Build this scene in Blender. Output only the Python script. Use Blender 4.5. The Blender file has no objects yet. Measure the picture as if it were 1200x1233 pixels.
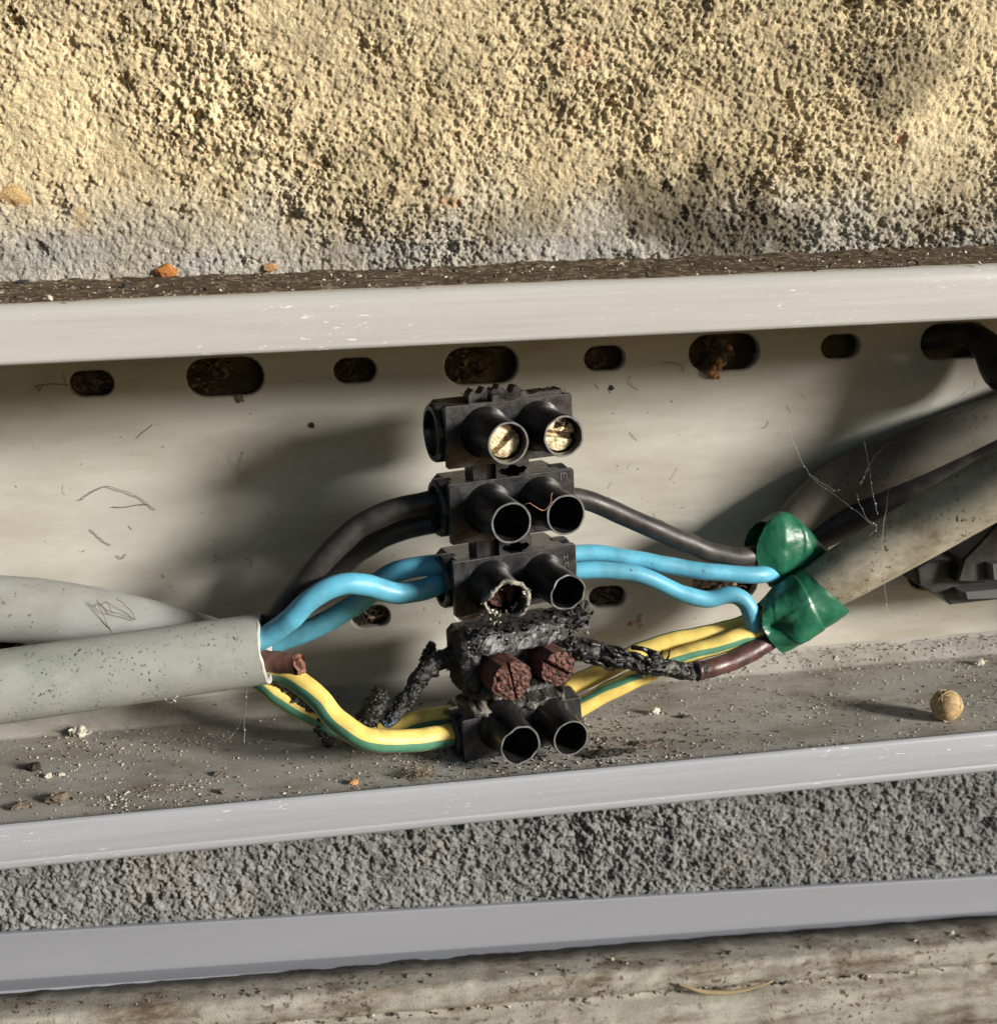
import bpy, bmesh, math, random
import numpy as np
from mathutils import Matrix, Vector

# ------------------------------------------------------------------ camera, light, exposure
S = 0.001                                   # all authoring below is in millimetres
scene = bpy.context.scene
C = scene.collection
CAM_POS = np.array([37.0, -186.1, 25.3]); FPX = 1422.0
YAW, PITCH, ROLL = (math.radians(a) for a in (7.65, 14.83, -1.79))
_cy, _sy, _cp, _sp, _cr, _sr = (math.cos(YAW), math.sin(YAW), math.cos(PITCH), math.sin(PITCH), math.cos(ROLL), math.sin(ROLL))
FWD = np.array([_sy*_cp, _cy*_cp, -_sp]); _r = np.array([_cy, -_sy, 0.0]); _u = np.cross(_r, FWD)
RGT = _cr*_r + _sr*_u; UPV = -_sr*_r + _cr*_u
cd = bpy.data.cameras.new('camera'); cam = bpy.data.objects.new('camera', cd); C.objects.link(cam)
cd.sensor_fit = 'HORIZONTAL'; cd.sensor_width = 36.0; cd.lens = 36.0*FPX/1200.0
cd.clip_start = 0.005; cd.clip_end = 50.0
cam.matrix_world = Matrix([[RGT[i], UPV[i], -FWD[i], CAM_POS[i]*S] for i in range(3)] + [[0, 0, 0, 1]])
scene.camera = cam
cd.dof.use_dof = True; cd.dof.focus_distance = 0.171; cd.dof.aperture_fstop = 36.0

SUN = np.array([0.80, -0.55, 0.25]); SUN = SUN/np.linalg.norm(SUN)      # towards the sun
world = bpy.data.worlds.new('World'); scene.world = world; world.use_nodes = True
wn = world.node_tree; wn.nodes.clear()
_sky = wn.nodes.new('ShaderNodeTexSky'); _sky.sky_type = 'NISHITA'; _sky.sun_disc = False
_sky.sun_elevation = math.asin(SUN[2]); _sky.sun_rotation = math.atan2(SUN[0], SUN[1])
_bg = wn.nodes.new('ShaderNodeBackground'); _bg.inputs['Strength'].default_value = 0.046
_wo = wn.nodes.new('ShaderNodeOutputWorld')
wn.links.new(_sky.outputs[0], _bg.inputs['Color']); wn.links.new(_bg.outputs[0], _wo.inputs['Surface'])
sd = bpy.data.lights.new('sun', 'SUN'); sd.energy = 5.0; sd.angle = math.radians(12.5); sd.color = (1.0, 0.955, 0.87)
sun = bpy.data.objects.new('sun', sd); C.objects.link(sun)
sun.rotation_euler = Vector(SUN).to_track_quat('Z', 'Y').to_euler()
scene.view_settings.view_transform = 'Standard'; scene.view_settings.look = 'None'
scene.view_settings.exposure = 0.58; scene.view_settings.gamma = 1.0
scene.cycles.max_bounces = 8

# ------------------------------------------------------------------ helpers
random.seed(7); rng = np.random.default_rng(11)
def ray(x, y): return FWD + RGT*(x-600)/FPX - UPV*(y-616.5)/FPX
def at(x, y, Y):                             # where the sight line through a photo pixel meets the vertical plane at depth Y (mm)
    d = ray(x, y); return CAM_POS + d*(Y-CAM_POS[1])/d[1]
def atz(x, y, Z):
    d = ray(x, y); return CAM_POS + d*(Z-CAM_POS[2])/d[2]
def depth(P): return float((np.asarray(P)-CAM_POS) @ FWD)
def mmpx(P): return depth(P)/FPX
def nrm(v): v = np.asarray(v, float); return v/max(1e-12, np.linalg.norm(v))
def lin(r, g, b):
    f = lambda c: (c/12.92 if c <= .04045 else ((c+.055)/1.055)**2.4)
    return (f(r/255), f(g/255), f(b/255), 1)

def tag(o, label, cat, group=None, kind=None):
    o['label'] = label; o['category'] = cat
    if group: o['group'] = group
    if kind: o['kind'] = kind
    return o
LOC = {}
def thing(name, label, cat, loc=(0, 0, 0), group=None):
    o = bpy.data.objects.new(name, None); C.objects.link(o); o.empty_display_size = 0.005
    o.location = [float(v)*S for v in loc]; LOC[o.name] = np.array(loc, float)
    return tag(o, label, cat, group)
def mesh(name, V, Fc, mats, parent=None, smooth=True, midx=None, col=None):
    V = np.asarray(V, float)
    base = np.zeros(3); p = parent
    while p is not None:
        if p.name in LOC: base = LOC[p.name]; break
        p = p.parent
    me = bpy.data.meshes.new(name)
    if isinstance(Fc, np.ndarray):
        n, k = Fc.shape
        me.vertices.add(len(V)); me.vertices.foreach_set('co', ((V-base)*S).astype(np.float32).ravel())
        me.loops.add(n*k); me.loops.foreach_set('vertex_index', Fc.astype(np.int32).ravel())
        me.polygons.add(n); me.polygons.foreach_set('loop_start', np.arange(0, n*k, k, dtype=np.int32))
        me.update(calc_edges=True)
    else:
        me.from_pydata([tuple(v) for v in (V-base)*S], [], [tuple(int(i) for i in f) for f in Fc]); me.update()
    for m in (mats if isinstance(mats, (list, tuple)) else [mats]): me.materials.append(m)
    if midx is not None: me.polygons.foreach_set('material_index', np.asarray(midx, np.int32))
    me.polygons.foreach_set('use_smooth', [smooth]*len(me.polygons))
    if col is not None:
        a = me.color_attributes.new('tint', 'FLOAT_COLOR', 'POINT')
        c4 = np.ones((len(V), 4), np.float32); c4[:, :3] = col; a.data.foreach_set('color', c4.ravel())
    me.validate()
    o = bpy.data.objects.new(name, me); C.objects.link(o)
    if parent is not None: o.parent = parent
    return o
class MB:
    def __init__(s): s.V = []; s.F = []; s.M = []; s.n = 0
    def add(s, V, F, m=0):
        s.V.append(np.asarray(V, float)); s.F += [tuple(int(i)+s.n for i in f) for f in F]; s.M += [m]*len(F); s.n += len(V); return s
    def build(s, name, mats, parent=None, smooth=True, col=None): return mesh(name, np.concatenate(s.V), s.F, mats, parent, smooth, s.M, col)
def hsmooth(me_obj, deg=35):
    me_obj.data.set_sharp_from_angle(angle=math.radians(deg)); return me_obj

# --- numpy noise
def vnoise2(shape, cells, seed):
    g = np.random.default_rng(seed).random((cells[0]+3, cells[1]+3))
    y = np.linspace(0, cells[0], shape[0], endpoint=False); x = np.linspace(0, cells[1], shape[1], endpoint=False)
    yi = y.astype(int); xi = x.astype(int); fy = y-yi; fx = x-xi; fy = fy*fy*(3-2*fy); fx = fx*fx*(3-2*fx)
    a = g[yi][:, xi]; b = g[yi][:, xi+1]; c = g[yi+1][:, xi]; d = g[yi+1][:, xi+1]
    fx = fx[None, :]; fy = fy[:, None]
    return (a*(1-fx)+b*fx)*(1-fy)+(c*(1-fx)+d*fx)*fy
def fbm2(shape, size, cell, seed, octv=4, gain=.5):
    out = np.zeros(shape); a = 1; t = 0
    for k in range(octv):
        out += a*vnoise2(shape, (max(1, int(size[0]/cell)), max(1, int(size[1]/cell))), seed+k*17); t += a; a *= gain; cell /= 2
    return out/t
_G3 = np.random.default_rng(5).random((32, 32, 32))
def vnoise3(P):
    P = np.asarray(P, float); i = np.floor(P).astype(int); f = P-i; f = f*f*(3-2*f); i0 = i % 32; i1 = (i+1) % 32
    r = 0
    for a in (0, 1):
        for b in (0, 1):
            for c in (0, 1):
                w = (f[:, 0] if a else 1-f[:, 0])*(f[:, 1] if b else 1-f[:, 1])*(f[:, 2] if c else 1-f[:, 2])
                r = r + w*_G3[(i1 if a else i0)[:, 0], (i1 if b else i0)[:, 1], (i1 if c else i0)[:, 2]]
    return r
def fbm3(P, cell, octv=3, seed=0.0):
    P = np.asarray(P, float)/cell + seed*7.31; o = 0; a = 1; t = 0
    for k in range(octv): o = o + a*vnoise3(P); t += a; a *= .55; P = P*2.03+3.7
    return o/t

# --- curves and tubes
def spline(P, n):
    P = np.asarray(P, float); Q = np.vstack([2*P[0]-P[1], P, 2*P[-1]-P[-2]]); seg = len(P)-1; out = []
    for t in np.linspace(0, seg, n):
        i = min(int(t), seg-1); f = t-i; a, b, c, d = Q[i], Q[i+1], Q[i+2], Q[i+3]
        out.append(.5*((2*b)+(c-a)*f+(2*a-5*b+4*c-d)*f*f+(3*b-a-3*c+d)*f**3))
    return np.array(out)
def frames(P, ref=(0, -1, 0)):
    T = np.gradient(P, axis=0); T /= np.linalg.norm(T, axis=1)[:, None]
    N = np.asarray(ref, float)[None]-T*(T @ np.asarray(ref, float))[:, None]; N /= np.linalg.norm(N, axis=1)[:, None]
    return T, N, np.cross(T, N)               # N faces the room
def tube_rings(P, R, seg=16, ref=(0, -1, 0), lump=0.0, cell=2.0, seed=0.0, twist=0.0):
    T, N, B = frames(P, ref)
    if twist:
        w_ = np.radians(np.linspace(0, twist, len(P)))[:, None]; N, B = N*np.cos(w_)+B*np.sin(w_), B*np.cos(w_)-N*np.sin(w_)
    a = np.linspace(0, 2*math.pi, seg, endpoint=False)
    R = np.broadcast_to(np.asarray(R, float), (len(P),))
    ca, sa = np.cos(a)[None, :, None], np.sin(a)[None, :, None]
    D = N[:, None]*ca+B[:, None]*sa
    V = P[:, None]+D*R[:, None, None]
    if lump:
        k = (fbm3(V.reshape(-1, 3), cell, 3, seed)-.5).reshape(V.shape[:2])
        V = V+D*(k*lump*2)[:, :, None]
    return V
def grid_faces(n, m, wrap=True):
    F = []
    for i in range(n-1):
        for j in range(m if wrap else m-1):
            F.append((i*m+j, i*m+(j+1) % m, (i+1)*m+(j+1) % m, (i+1)*m+j))
    return F
def tube(mb, P, R, seg=16, caps=True, m=0, stripe=None, **k):
    V = tube_rings(np.asarray(P, float), R, seg, twist=-stripe[2] if stripe else 0.0, **k); n = len(V); F = grid_faces(n, seg); M = [m]*len(F)
    if stripe:
        for q in range(len(F)):
            j = q % seg; i = q//seg; ang = math.degrees(2*math.pi*(j+.5)/seg) % 360
            if stripe[0] <= ang < stripe[1] or stripe[0]+360 <= ang < stripe[1]+360 or stripe[0]-360 <= ang < stripe[1]-360: M[q] = 1
    if caps: F += [tuple(range(seg-1, -1, -1)), tuple((n-1)*seg+j for j in range(seg))]; M += [m, m]
    s = mb.n; mb.add(V.reshape(-1, 3), F); mb.M[-len(F):] = M; return mb
def px_path(pts, n): return spline([at(*q) for q in pts], n)

def wire(name, pts, wpx, mats, parent, n=48, seg=20, label=None, lump=0.0, cell=2.0, seed=0.0, stripe=None, taper=None):
    P = px_path(pts, n); R = np.array([mmpx(p) for p in P])*wpx/2*.95
    if taper is not None: R = R*np.interp(np.linspace(0, 1, n), np.linspace(0, 1, len(taper)), taper)
    k_ = np.stack([fbm3(P, 5.0, 2, 3.0+q+len(name)) for q in range(3)], 1)-.5; P = P+k_*.7
    R = R*(1+(fbm3(P, 2.5, 2, 8.0)-.5)*.10)
    mb = MB(); tube(mb, P, R, seg, lump=lump or .04, cell=cell, seed=seed, stripe=stripe)
    o = mb.build(name, mats, parent)
    if label: o['label'] = label
    return o

# ------------------------------------------------------------------ materials
def nodes(name):
    m = bpy.data.materials.new(name); m.use_nodes = True; nt = m.node_tree; b = nt.nodes['Principled BSDF']
    return m, nt, b
def coords(nt, scale=(1, 1, 1)):
    tc = nt.nodes.new('ShaderNodeTexCoord'); mp = nt.nodes.new('ShaderNodeMapping')
    mp.inputs['Scale'].default_value = [1000*s for s in scale]; nt.links.new(tc.outputs['Object'], mp.inputs['Vector']); return mp.outputs[0]
def noise(nt, vec, cell, detail=4, rough=.55):
    n = nt.nodes.new('ShaderNodeTexNoise'); n.inputs['Scale'].default_value = 1/cell; n.inputs['Detail'].default_value = detail
    n.inputs['Roughness'].default_value = rough; nt.links.new(vec, n.inputs['Vector']); return n.outputs['Fac']
def ramp(nt, fac, stops):
    r = nt.nodes.new('ShaderNodeValToRGB'); e = r.color_ramp.elements
    while len(e) < len(stops): e.new(.5)
    for q, (p, c) in zip(e, stops):
        q.position = p; q.color = c if isinstance(c, tuple) else (c, c, c, 1)
    nt.links.new(fac, r.inputs[0]); return r.outputs[0]
def mix(nt, fac, a, b, mode='MIX'):
    n = nt.nodes.new('ShaderNodeMix'); n.data_type = 'RGBA'; n.blend_type = mode
    for s, v in ((n.inputs['Factor'], fac), (n.inputs['A'], a), (n.inputs['B'], b)) if False else ((n.inputs[0], fac), (n.inputs[6], a), (n.inputs[7], b)):
        if isinstance(v, bpy.types.NodeSocket): nt.links.new(v, s)
        else: s.default_value = v
    return n.outputs[2]
def mul(nt, a, b):
    n = nt.nodes.new('ShaderNodeMath'); n.operation = 'MULTIPLY'
    for s, v in ((n.inputs[0], a), (n.inputs[1], b)):
        if isinstance(v, bpy.types.NodeSocket): nt.links.new(v, s)
        else: s.default_value = v
    return n.outputs[0]
def bump(nt, bsdf, h, dist, strength=1.0):
    n = nt.nodes.new('ShaderNodeBump'); n.inputs['Distance'].default_value = dist*S; n.inputs['Strength'].default_value = strength
    nt.links.new(h, n.inputs['Height']); nt.links.new(n.outputs[0], bsdf.inputs['Normal'])
def setp(b, rough=.5, spec=.5, metal=0.0):
    b.inputs['Roughness'].default_value = rough; b.inputs['Specular IOR Level'].default_value = spec; b.inputs['Metallic'].default_value = metal

def tint_mat(name, rough=.9, spec=.2, fine=.25, fdist=.12, amt=.25):
    m, nt, b = nodes(name); v = coords(nt); a = nt.nodes.new('ShaderNodeVertexColor'); a.layer_name = 'tint'
    f = noise(nt, v, fine, 5, .65)
    col = mix(nt, 1.0, a.outputs[0], ramp(nt, f, [(.25, 1-amt*1.6), (.75, 1+amt)]), 'MULTIPLY')
    nt.links.new(col, b.inputs['Base Color']); setp(b, rough, spec); bump(nt, b, f, fdist, .8); return m
def plastic(name, base, var=.06, rough=.42, spec=.45, dirt=None, dirt_amt=.5, cell=6.0, stretch=(1, 1, 1), specks=None, speck_cell=.9, speck_th=.68, scratch=None, bumpd=.03):
    m, nt, b = nodes(name); v = coords(nt, stretch); v1 = coords(nt)
    n1 = noise(nt, v, cell, 5, .6)
    lo = tuple(c*(1-var) for c in base[:3])+(1,); hi = tuple(min(1, c*(1+var)) for c in base[:3])+(1,)
    col = ramp(nt, n1, [(.3, lo), (.7, hi)])
    if dirt is not None:
        d = ramp(nt, noise(nt, v, cell*1.7, 6, .7), [(.46, 0.0), (.68, dirt_amt)]); col = mix(nt, d, col, dirt)
    if specks is not None:
        s = ramp(nt, noise(nt, v1, speck_cell, 3, .6), [(speck_th, 0.0), (speck_th+.04, 1.0)])
        msk = ramp(nt, noise(nt, v1, speck_cell*9, 2, .5), [(.4, 0.0), (.6, 1.0)])
        col = mix(nt, mul(nt, s, msk), col, specks)
    if scratch is not None:
        vs = coords(nt, (.22, 1, 1.4)); s = ramp(nt, noise(nt, vs, .55, 4, .7), [(.63, 0.0), (.66, 1.0)])
        gr = ramp(nt, noise(nt, coords(nt, (.035, 1, 1.5)), .9, 5, .7), [(.35, .93), (.65, 1.03)]); col = mix(nt, 1.0, col, gr, 'MULTIPLY')
        msk = ramp(nt, noise(nt, coords(nt, (.3, 1, 1.2)), 5.5, 3, .5), [(.5, 0.0), (.62, 1.0)])
        col = mix(nt, mul(nt, s, msk), col, scratch)
    nt.links.new(col, b.inputs['Base Color'])
    rr = ramp(nt, n1, [(.3, rough-.07), (.7, rough+.1)]); nt.links.new(rr, b.inputs['Roughness'])
    b.inputs['Specular IOR Level'].default_value = spec
    bump(nt, b, noise(nt, v1, .35, 4, .6), bumpd, .6); return m

M = {}
M['concrete'] = tint_mat('rough_concrete', .95, .15, .24, .34, .34)
M['dirt'] = tint_mat('brown_dirt', .95, .15, .3, .25, .45)
M['char'] = tint_mat('charred_crust', .42, .5, .3, .22, .45)
M['char_plain'] = plastic('glossy_char', (.012, .011, .011, 1), .4, .38, .5, (.09, .085, .075, 1), .8, .9, bumpd=.12)
M['pvc_outer'] = plastic('grey_pvc', (.42, .413, .395, 1), .06, .36, .45, None, cell=14, stretch=(.12, 1, 1), scratch=(.78, .78, .77, 1))
M['pvc_inner'] = plastic('stained_grey_pvc', (.435, .42, .378, 1), .10, .36, .4, (.25, .215, .155, 1), .55, 8, (.3, 1, 1), specks=(.1, .08, .055, 1), speck_cell=1.0, speck_th=.70)
M['pvc_lower_shade'] = plastic('shade_tinted_pvc', (.335, .345, .375, 1), .05, .36, .45, None, cell=14, stretch=(.12, 1, 1), scratch=(.72, .73, .75, 1))  # same plastic as the upper lip, with cool shade put into its colour
M['pvc_floor'] = plastic('dusty_grey_pvc', (.315, .30, .275, 1), .14, .64, .3, (.15, .125, .095, 1), .8, 6, (.5, 1, 1), specks=(.52, .49, .42, 1), speck_cell=.5, speck_th=.7)
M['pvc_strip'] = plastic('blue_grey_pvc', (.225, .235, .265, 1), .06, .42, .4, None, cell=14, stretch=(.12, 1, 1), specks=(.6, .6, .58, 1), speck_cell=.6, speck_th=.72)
M['rail'] = plastic('dirty_cream_paint', (.275, .26, .225, 1), .2, .7, .25, (.10, .07, .045, 1), 1.0, 2.6, (.4, 1, 1.3), specks=(.07, .05, .035, 1), speck_cell=1.2, speck_th=.58, bumpd=.25)
M['sheath'] = plastic('grey_cable_sheath', (.325, .332, .308, 1), .09, .52, .35, (.19, .23, .175, 1), .6, 4.5, (.6, 1, 1), specks=(.05, .066, .055, 1), speck_cell=.5, speck_th=.60)
M['sheath_dusty'] = plastic('dusty_cable_sheath', (.37, .34, .265, 1), .13, .62, .3, (.15, .11, .07, 1), .9, 4, (.7, 1, 1), specks=(.07, .05, .03, 1), speck_cell=.7, speck_th=.605)
M['sheath_rear'] = plastic('stained_cable_sheath', (.285, .29, .28, 1), .1, .55, .3, (.20, .19, .16, 1), .6, 5, (.6, 1, 1), specks=(.12, .10, .08, 1), speck_cell=1.1, speck_th=.64)
M['sheath_shaded'] = plastic('shaded_cable_sheath', (.12, .113, .096, 1), .15, .6, .3, (.10, .08, .055, 1), .9, 5, (.6, 1, 1), specks=(.06, .045, .03, 1), speck_cell=.8, speck_th=.6)  # dark base paints in the shadow over the rear right cable, grime on top
M['sheath_cut'] = plastic('cut_sheath_edge', (.44, .44, .41, 1), .05, .5, .3)
M['black_wire'] = plastic('black_insulation', (.022, .020, .020, 1), .25, .46, .45, (.075, .065, .055, 1), .5, 3, specks=(.2, .18, .15, 1), speck_cell=.3, speck_th=.76)
M['blue'] = plastic('light_blue_insulation', (.095, .36, .515, 1), .10, .44, .45, (.07, .19, .24, 1), .6, 3, specks=(.03, .03, .03, 1), speck_cell=.5, speck_th=.68)
M['yellow'] = plastic('yellow_insulation', (.74, .56, .15, 1), .08, .48, .45, (.33, .23, .07, 1), .7, 3, specks=(.10, .07, .03, 1), speck_cell=.45, speck_th=.69)
M['green_stripe'] = plastic('green_insulation', (.075, .215, .135, 1), .14, .48, .45, (.04, .10, .06, 1), .4, 3)
M['brown'] = plastic('brown_insulation', (.17, .075, .052, 1), .15, .5, .35, (.07, .035, .028, 1), .6, 1.5, bumpd=.12)
M['brown_scorched'] = plastic('scorched_brown_insulation', (.085, .038, .033, 1), .25, .36, .5, (.018, .014, .014, 1), 1.0, 1.7, bumpd=.06)
M['barrel'] = plastic('black_barrel_plastic', (.008, .008, .009, 1), .2, .30, .5, (.05, .047, .043, 1), .35, 2.2, specks=(.2, .18, .15, 1), speck_cell=.32, speck_th=.76)
M['block'] = plastic('black_terminal_plastic', (.015, .015, .018, 1), .3, .25, .6, (.085, .08, .075, 1), .5, 1.8, specks=(.25, .23, .2, 1), speck_cell=.32, speck_th=.75)
M['block_worn'] = plastic('worn_plastic_rim', (.12, .118, .115, 1), .3, .5, .4, (.04, .04, .04, 1), .7, .8)
M['block_edge'] = plastic('worn_edge_glint', (.075, .075, .08, 1), .3, .4, .5, (.03, .03, .03, 1), .7, 1.0)  # worn chamfers lightened to paint a glint along the plate edges
M['tape'] = plastic('green_tape', (.011, .108, .058, 1), .16, .36, .55, (.05, .18, .115, 1), .5, 4, specks=(.35, .36, .28, 1), speck_cell=.4, speck_th=.76, bumpd=.06)
M['clip'] = plastic('black_clip_plastic', (.012, .012, .014, 1), .2, .45, .45, (.07, .065, .06, 1), .6, 3, specks=(.3, .28, .25, 1), speck_cell=.4, speck_th=.75)
M['clip_grey'] = plastic('worn_grey_plastic', (.085, .085, .09, 1), .1, .5, .4)
M['seed'] = plastic('dry_seed_skin', (.42, .29, .14, 1), .25, .6, .3, (.20, .12, .05, 1), .6, 1.2, bumpd=.15)
M['fibre'] = plastic('dry_fibre', (.55, .45, .28, 1), .15, .6, .3)
M['fibre_dull'] = plastic('dull_fibre', (.24, .185, .11, 1), .2, .7, .3)
M['web'] = plastic('cobweb_silk', (.42, .40, .36, 1), .1, .5, .3)
M['hair'] = plastic('dark_fibre', (.15, .115, .08, 1), .2, .6, .3)
M['grain_pale'] = plastic('pale_dust', (.47, .43, .355, 1), .2, .8, .2, cell=1)
M['grain_brown'] = plastic('brown_dust', (.13, .105, .08, 1), .3, .9, .2, cell=1)
M['grain_dark'] = plastic('soot_flakes', (.025, .022, .02, 1), .3, .7, .3, cell=1)
M['ash'] = plastic('grey_ash', (.30, .28, .245, 1), .3, .85, .2, (.03, .028, .026, 1), 1.0, .5, bumpd=.1)
M['grain_orange'] = plastic('orange_crumb', (.40, .215, .095, 1), .3, .85, .2, cell=1)
def metal(name, base, dark, rough):
    m, nt, b = nodes(name); v = coords(nt); n = noise(nt, v, .7, 6, .7)
    nt.links.new(ramp(nt, n, [(.36, dark), (.58, base)]), b.inputs['Base Color']); setp(b, rough, .5, .75); bump(nt, b, n, .12, .8); return m
M['brass'] = metal('tarnished_brass', (.72, .62, .42, 1), (.22, .14, .07, 1), .5); M['brass'].node_tree.nodes['Principled BSDF'].inputs['Metallic'].default_value = .45
M['rust'] = metal('burnt_copper_screw', (.13, .052, .038, 1), (.012, .008, .007, 1), .65); M['rust'].node_tree.nodes['Principled BSDF'].inputs['Metallic'].default_value = .25
M['copper'] = metal('copper_strand', (.32, .16, .10, 1), (.10, .05, .03, 1), .45)

# ------------------------------------------------------------------ concrete wall
def splat(H, ID, dx, n, rlo, rhi, seed, flat=.8, lift=.5, pit=False, warp=None):
    g = np.random.default_rng(seed); hz, hx = H.shape
    cx = g.random(n)*hx; cz = g.random(n)*hz; r = (rlo*(rhi/rlo)**(g.random(n)**1.7))/dx
    asp = .65+.7*g.random(n); tl = g.normal(0, .28, (n, 2)); th = g.random(n)*math.pi; off = g.random(n)
    for k in range(n):
        R = r[k]*1.35; x0, x1 = max(0, int(cx[k]-R)), min(hx, int(cx[k]+R)+2); z0, z1 = max(0, int(cz[k]-R)), min(hz, int(cz[k]+R)+2)
        if x1-x0 < 2 or z1-z0 < 2: continue
        X = np.arange(x0, x1)[None]-cx[k]+warp[0][z0:z1, x0:x1]*r[k]*.55; Z = np.arange(z0, z1)[:, None]-cz[k]+warp[1][z0:z1, x0:x1]*r[k]*.55
        c, s = math.cos(th[k]), math.sin(th[k]); a = (X*c+Z*s)/asp[k]; b = (-X*s+Z*c)*asp[k]
        d = 1-(a*a+b*b)/(r[k]*r[k]); w = np.clip(d, 0, None)**.36*r[k]*dx*flat*rough_[z0:z1, x0:x1]+(a*tl[k, 0]+b*tl[k, 1])*dx*rough_[z0:z1, x0:x1]
        sub = H[z0:z1, x0:x1]
        if pit: sub -= np.clip(d, 0, None)**.6*r[k]*dx*flat*np.clip(rough_[z0:z1, x0:x1]*1.2, 0, 1.3)
        else:
            v = np.where(d > 0, w+(off[k]-.62)*lift*rough_[z0:z1, x0:x1]+base_low[z0:z1, x0:x1], -9); up = v > sub
            sub[up] = v[up]; ID[z0:z1, x0:x1][up] = off[k]*.5+((k*.618) % 1)*.5
def concrete_patch(x0, x1, z0, z1, dx, seed, colour, rmin=.32, ybase=2.9, dens=5.0, gmax=.50):
    global base_low, rough_
    nx, nz = int((x1-x0)/dx), int((z1-z0)/dx); shp = (nz, nx); size = (z1-z0, x1-x0)
    warp = (fbm2(shp, size, .55, seed+1, 3, .7)*2-1, fbm2(shp, size, .55, seed+5, 3, .7)*2-1)
    warp = (warp[0]*2.2, warp[1]*2.2)
    coarse_ = np.clip((fbm2(shp, size, 24, seed+78, 3)-.34)*4.0, rmin, 1.4)          # some stretches are coarser than others
    base_low = (fbm2(shp, size, 16, seed+9, 4)-.5)*1.5+(fbm2(shp, size, 3.2, seed+13, 3)-.5)*.9*coarse_
    H = base_low-.30*coarse_+(fbm2(shp, size, .7, seed+21, 4, .7)-.5)*(.35+.75*coarse_); ID = np.full(shp, .45)
    area = size[0]*size[1]; rough_ = .32+.45*coarse_
    splat(H, ID, dx, int(area*dens), .13, gmax, seed+2, .70, .62, warp=warp)
    splat(H, ID, dx, int(area*.16), .45, 1.15, seed+3, .45, .45, warp=warp)
    splat(H, ID, dx, int(area*.035), .25, .7, seed+4, 1.0, .5, pit=True, warp=warp)
    splat(H, ID, dx, int(area*.020), .45, 1.4, seed+6, 1.1, .5, pit=True, warp=warp)
    H += (fbm2(shp, size, .5, seed+31, 3, .7)-.5)*.42*coarse_
    xs = x0+np.arange(nx)*dx; zs = z0+np.arange(nz)*dx; X, Z = np.meshgrid(xs, zs)
    V = np.stack([X, ybase-H, Z], -1).reshape(-1, 3)
    i = (np.arange(nz-1)[:, None]*nx+np.arange(nx-1)[None]).ravel(); F = np.stack([i, i+1, i+nx+1, i+nx], 1)
    return V, F, colour(X, Z, H, ID, shp, size, seed)
def col_top(X, Z, H, ID, shp, size, seed):
    big = fbm2(shp, size, 25, seed+50, 4); mid = fbm2(shp, size, 5, seed+60, 4)
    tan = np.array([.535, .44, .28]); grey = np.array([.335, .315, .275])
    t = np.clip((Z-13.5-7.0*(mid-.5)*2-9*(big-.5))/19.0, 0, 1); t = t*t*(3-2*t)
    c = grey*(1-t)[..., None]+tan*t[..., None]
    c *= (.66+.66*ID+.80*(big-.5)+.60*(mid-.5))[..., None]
    def blob(px, py, rx, rz, col, amt, seedn, rag=1.1):
        nonlocal c
        P = at(px, py, 1.5); d = np.sqrt(((X-P[0])/rx)**2+((Z-P[2])/rz)**2)+(mid-.5)*rag+(ID-.5)*.25
        w = np.clip((1-d)/.5, 0, 1)*amt; c = c*(1-w[..., None])+np.array(col)*w[..., None]
    soot = (.10, .085, .06)
    for b in ((800, 255, 15, 7, soot, .72), (860, 215, 9, 5, soot, .4), (640, 270, 8, 5, soot, .3), (880, 285, 14, 7.5, soot, .82), (950, 268, 8, 3, soot, .4), (1085, 85, 8, 9, soot, .5), (1055, 105, 3, 4, soot, .5), (305, 183, 3.2, 1.0, (.10, .075, .04), .85),
              (302, 135, 2.2, 1.5, (.12, .09, .05), .7), (265, 217, 1.5, .5, (.16, .11, .05), .8), (1120, 255, 4, 1.1, (.13, .10, .06), .75), (1165, 272, 6, .5, (.2, .14, .07), .6), (95, 265, 2.2, 3, (.46, .31, .12), .6),
              (545, 243, 3.2, 1.6, (.42, .22, .10), .6), (705, 65, 3.2, 2.6, (.52, .34, .22), .55), (480, 300, 12, 1.8, (.27, .275, .31), .35), (250, 318, 8, 1.6, (.27, .275, .31), .3), (160, 278, 14, 5, (.33, .31, .27), .45), (690, 300, 15, 2.4, (.33, .33, .335), .4),
              (55, 300, 12, 4, (.25, .25, .25), .5), (420, 300, 5, 2.5, (.20, .18, .15), .4), (1090, 165, 1, 1.2, (.5, .2, .12), .7), (285, 80, 1, 4.5, (.14, .11, .07), .5), (125, 48, 2, 2, soot, .45)):
        blob(*b, 1)
    return np.clip(c, .02, .8).reshape(-1, 3)
def col_low(X, Z, H, ID, shp, size, seed):
    mid = fbm2(shp, size, 6, seed+60, 4); c = np.array([.245, .245, .245])*(.55+.62*ID+.5*(mid-.5))[..., None]
    w = np.clip((fbm2(shp, size, 9, seed+71, 3)-.70)*6, 0, .18)[..., None]; c = c*(1-w)+np.array([.34, .30, .23])*w
    return np.clip(c, .02, .8).reshape(-1, 3)
DX = .18
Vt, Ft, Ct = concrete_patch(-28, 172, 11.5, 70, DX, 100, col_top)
Vl, Fl, Cl = concrete_patch(-52, 184, -114, -68, DX, 300, col_low, .85, 2.1, 3.6, .60)
_a, _b = at(0, 1126, .6), at(1200, 1056, .6)                 # the wall is set back behind the plastic strip
Vl[:, 1] += 4.0*(Vl[:, 2] < _a[2]+(Vl[:, 0]-_a[0])*(_b[2]-_a[2])/(_b[0]-_a[0])-.9)
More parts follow.
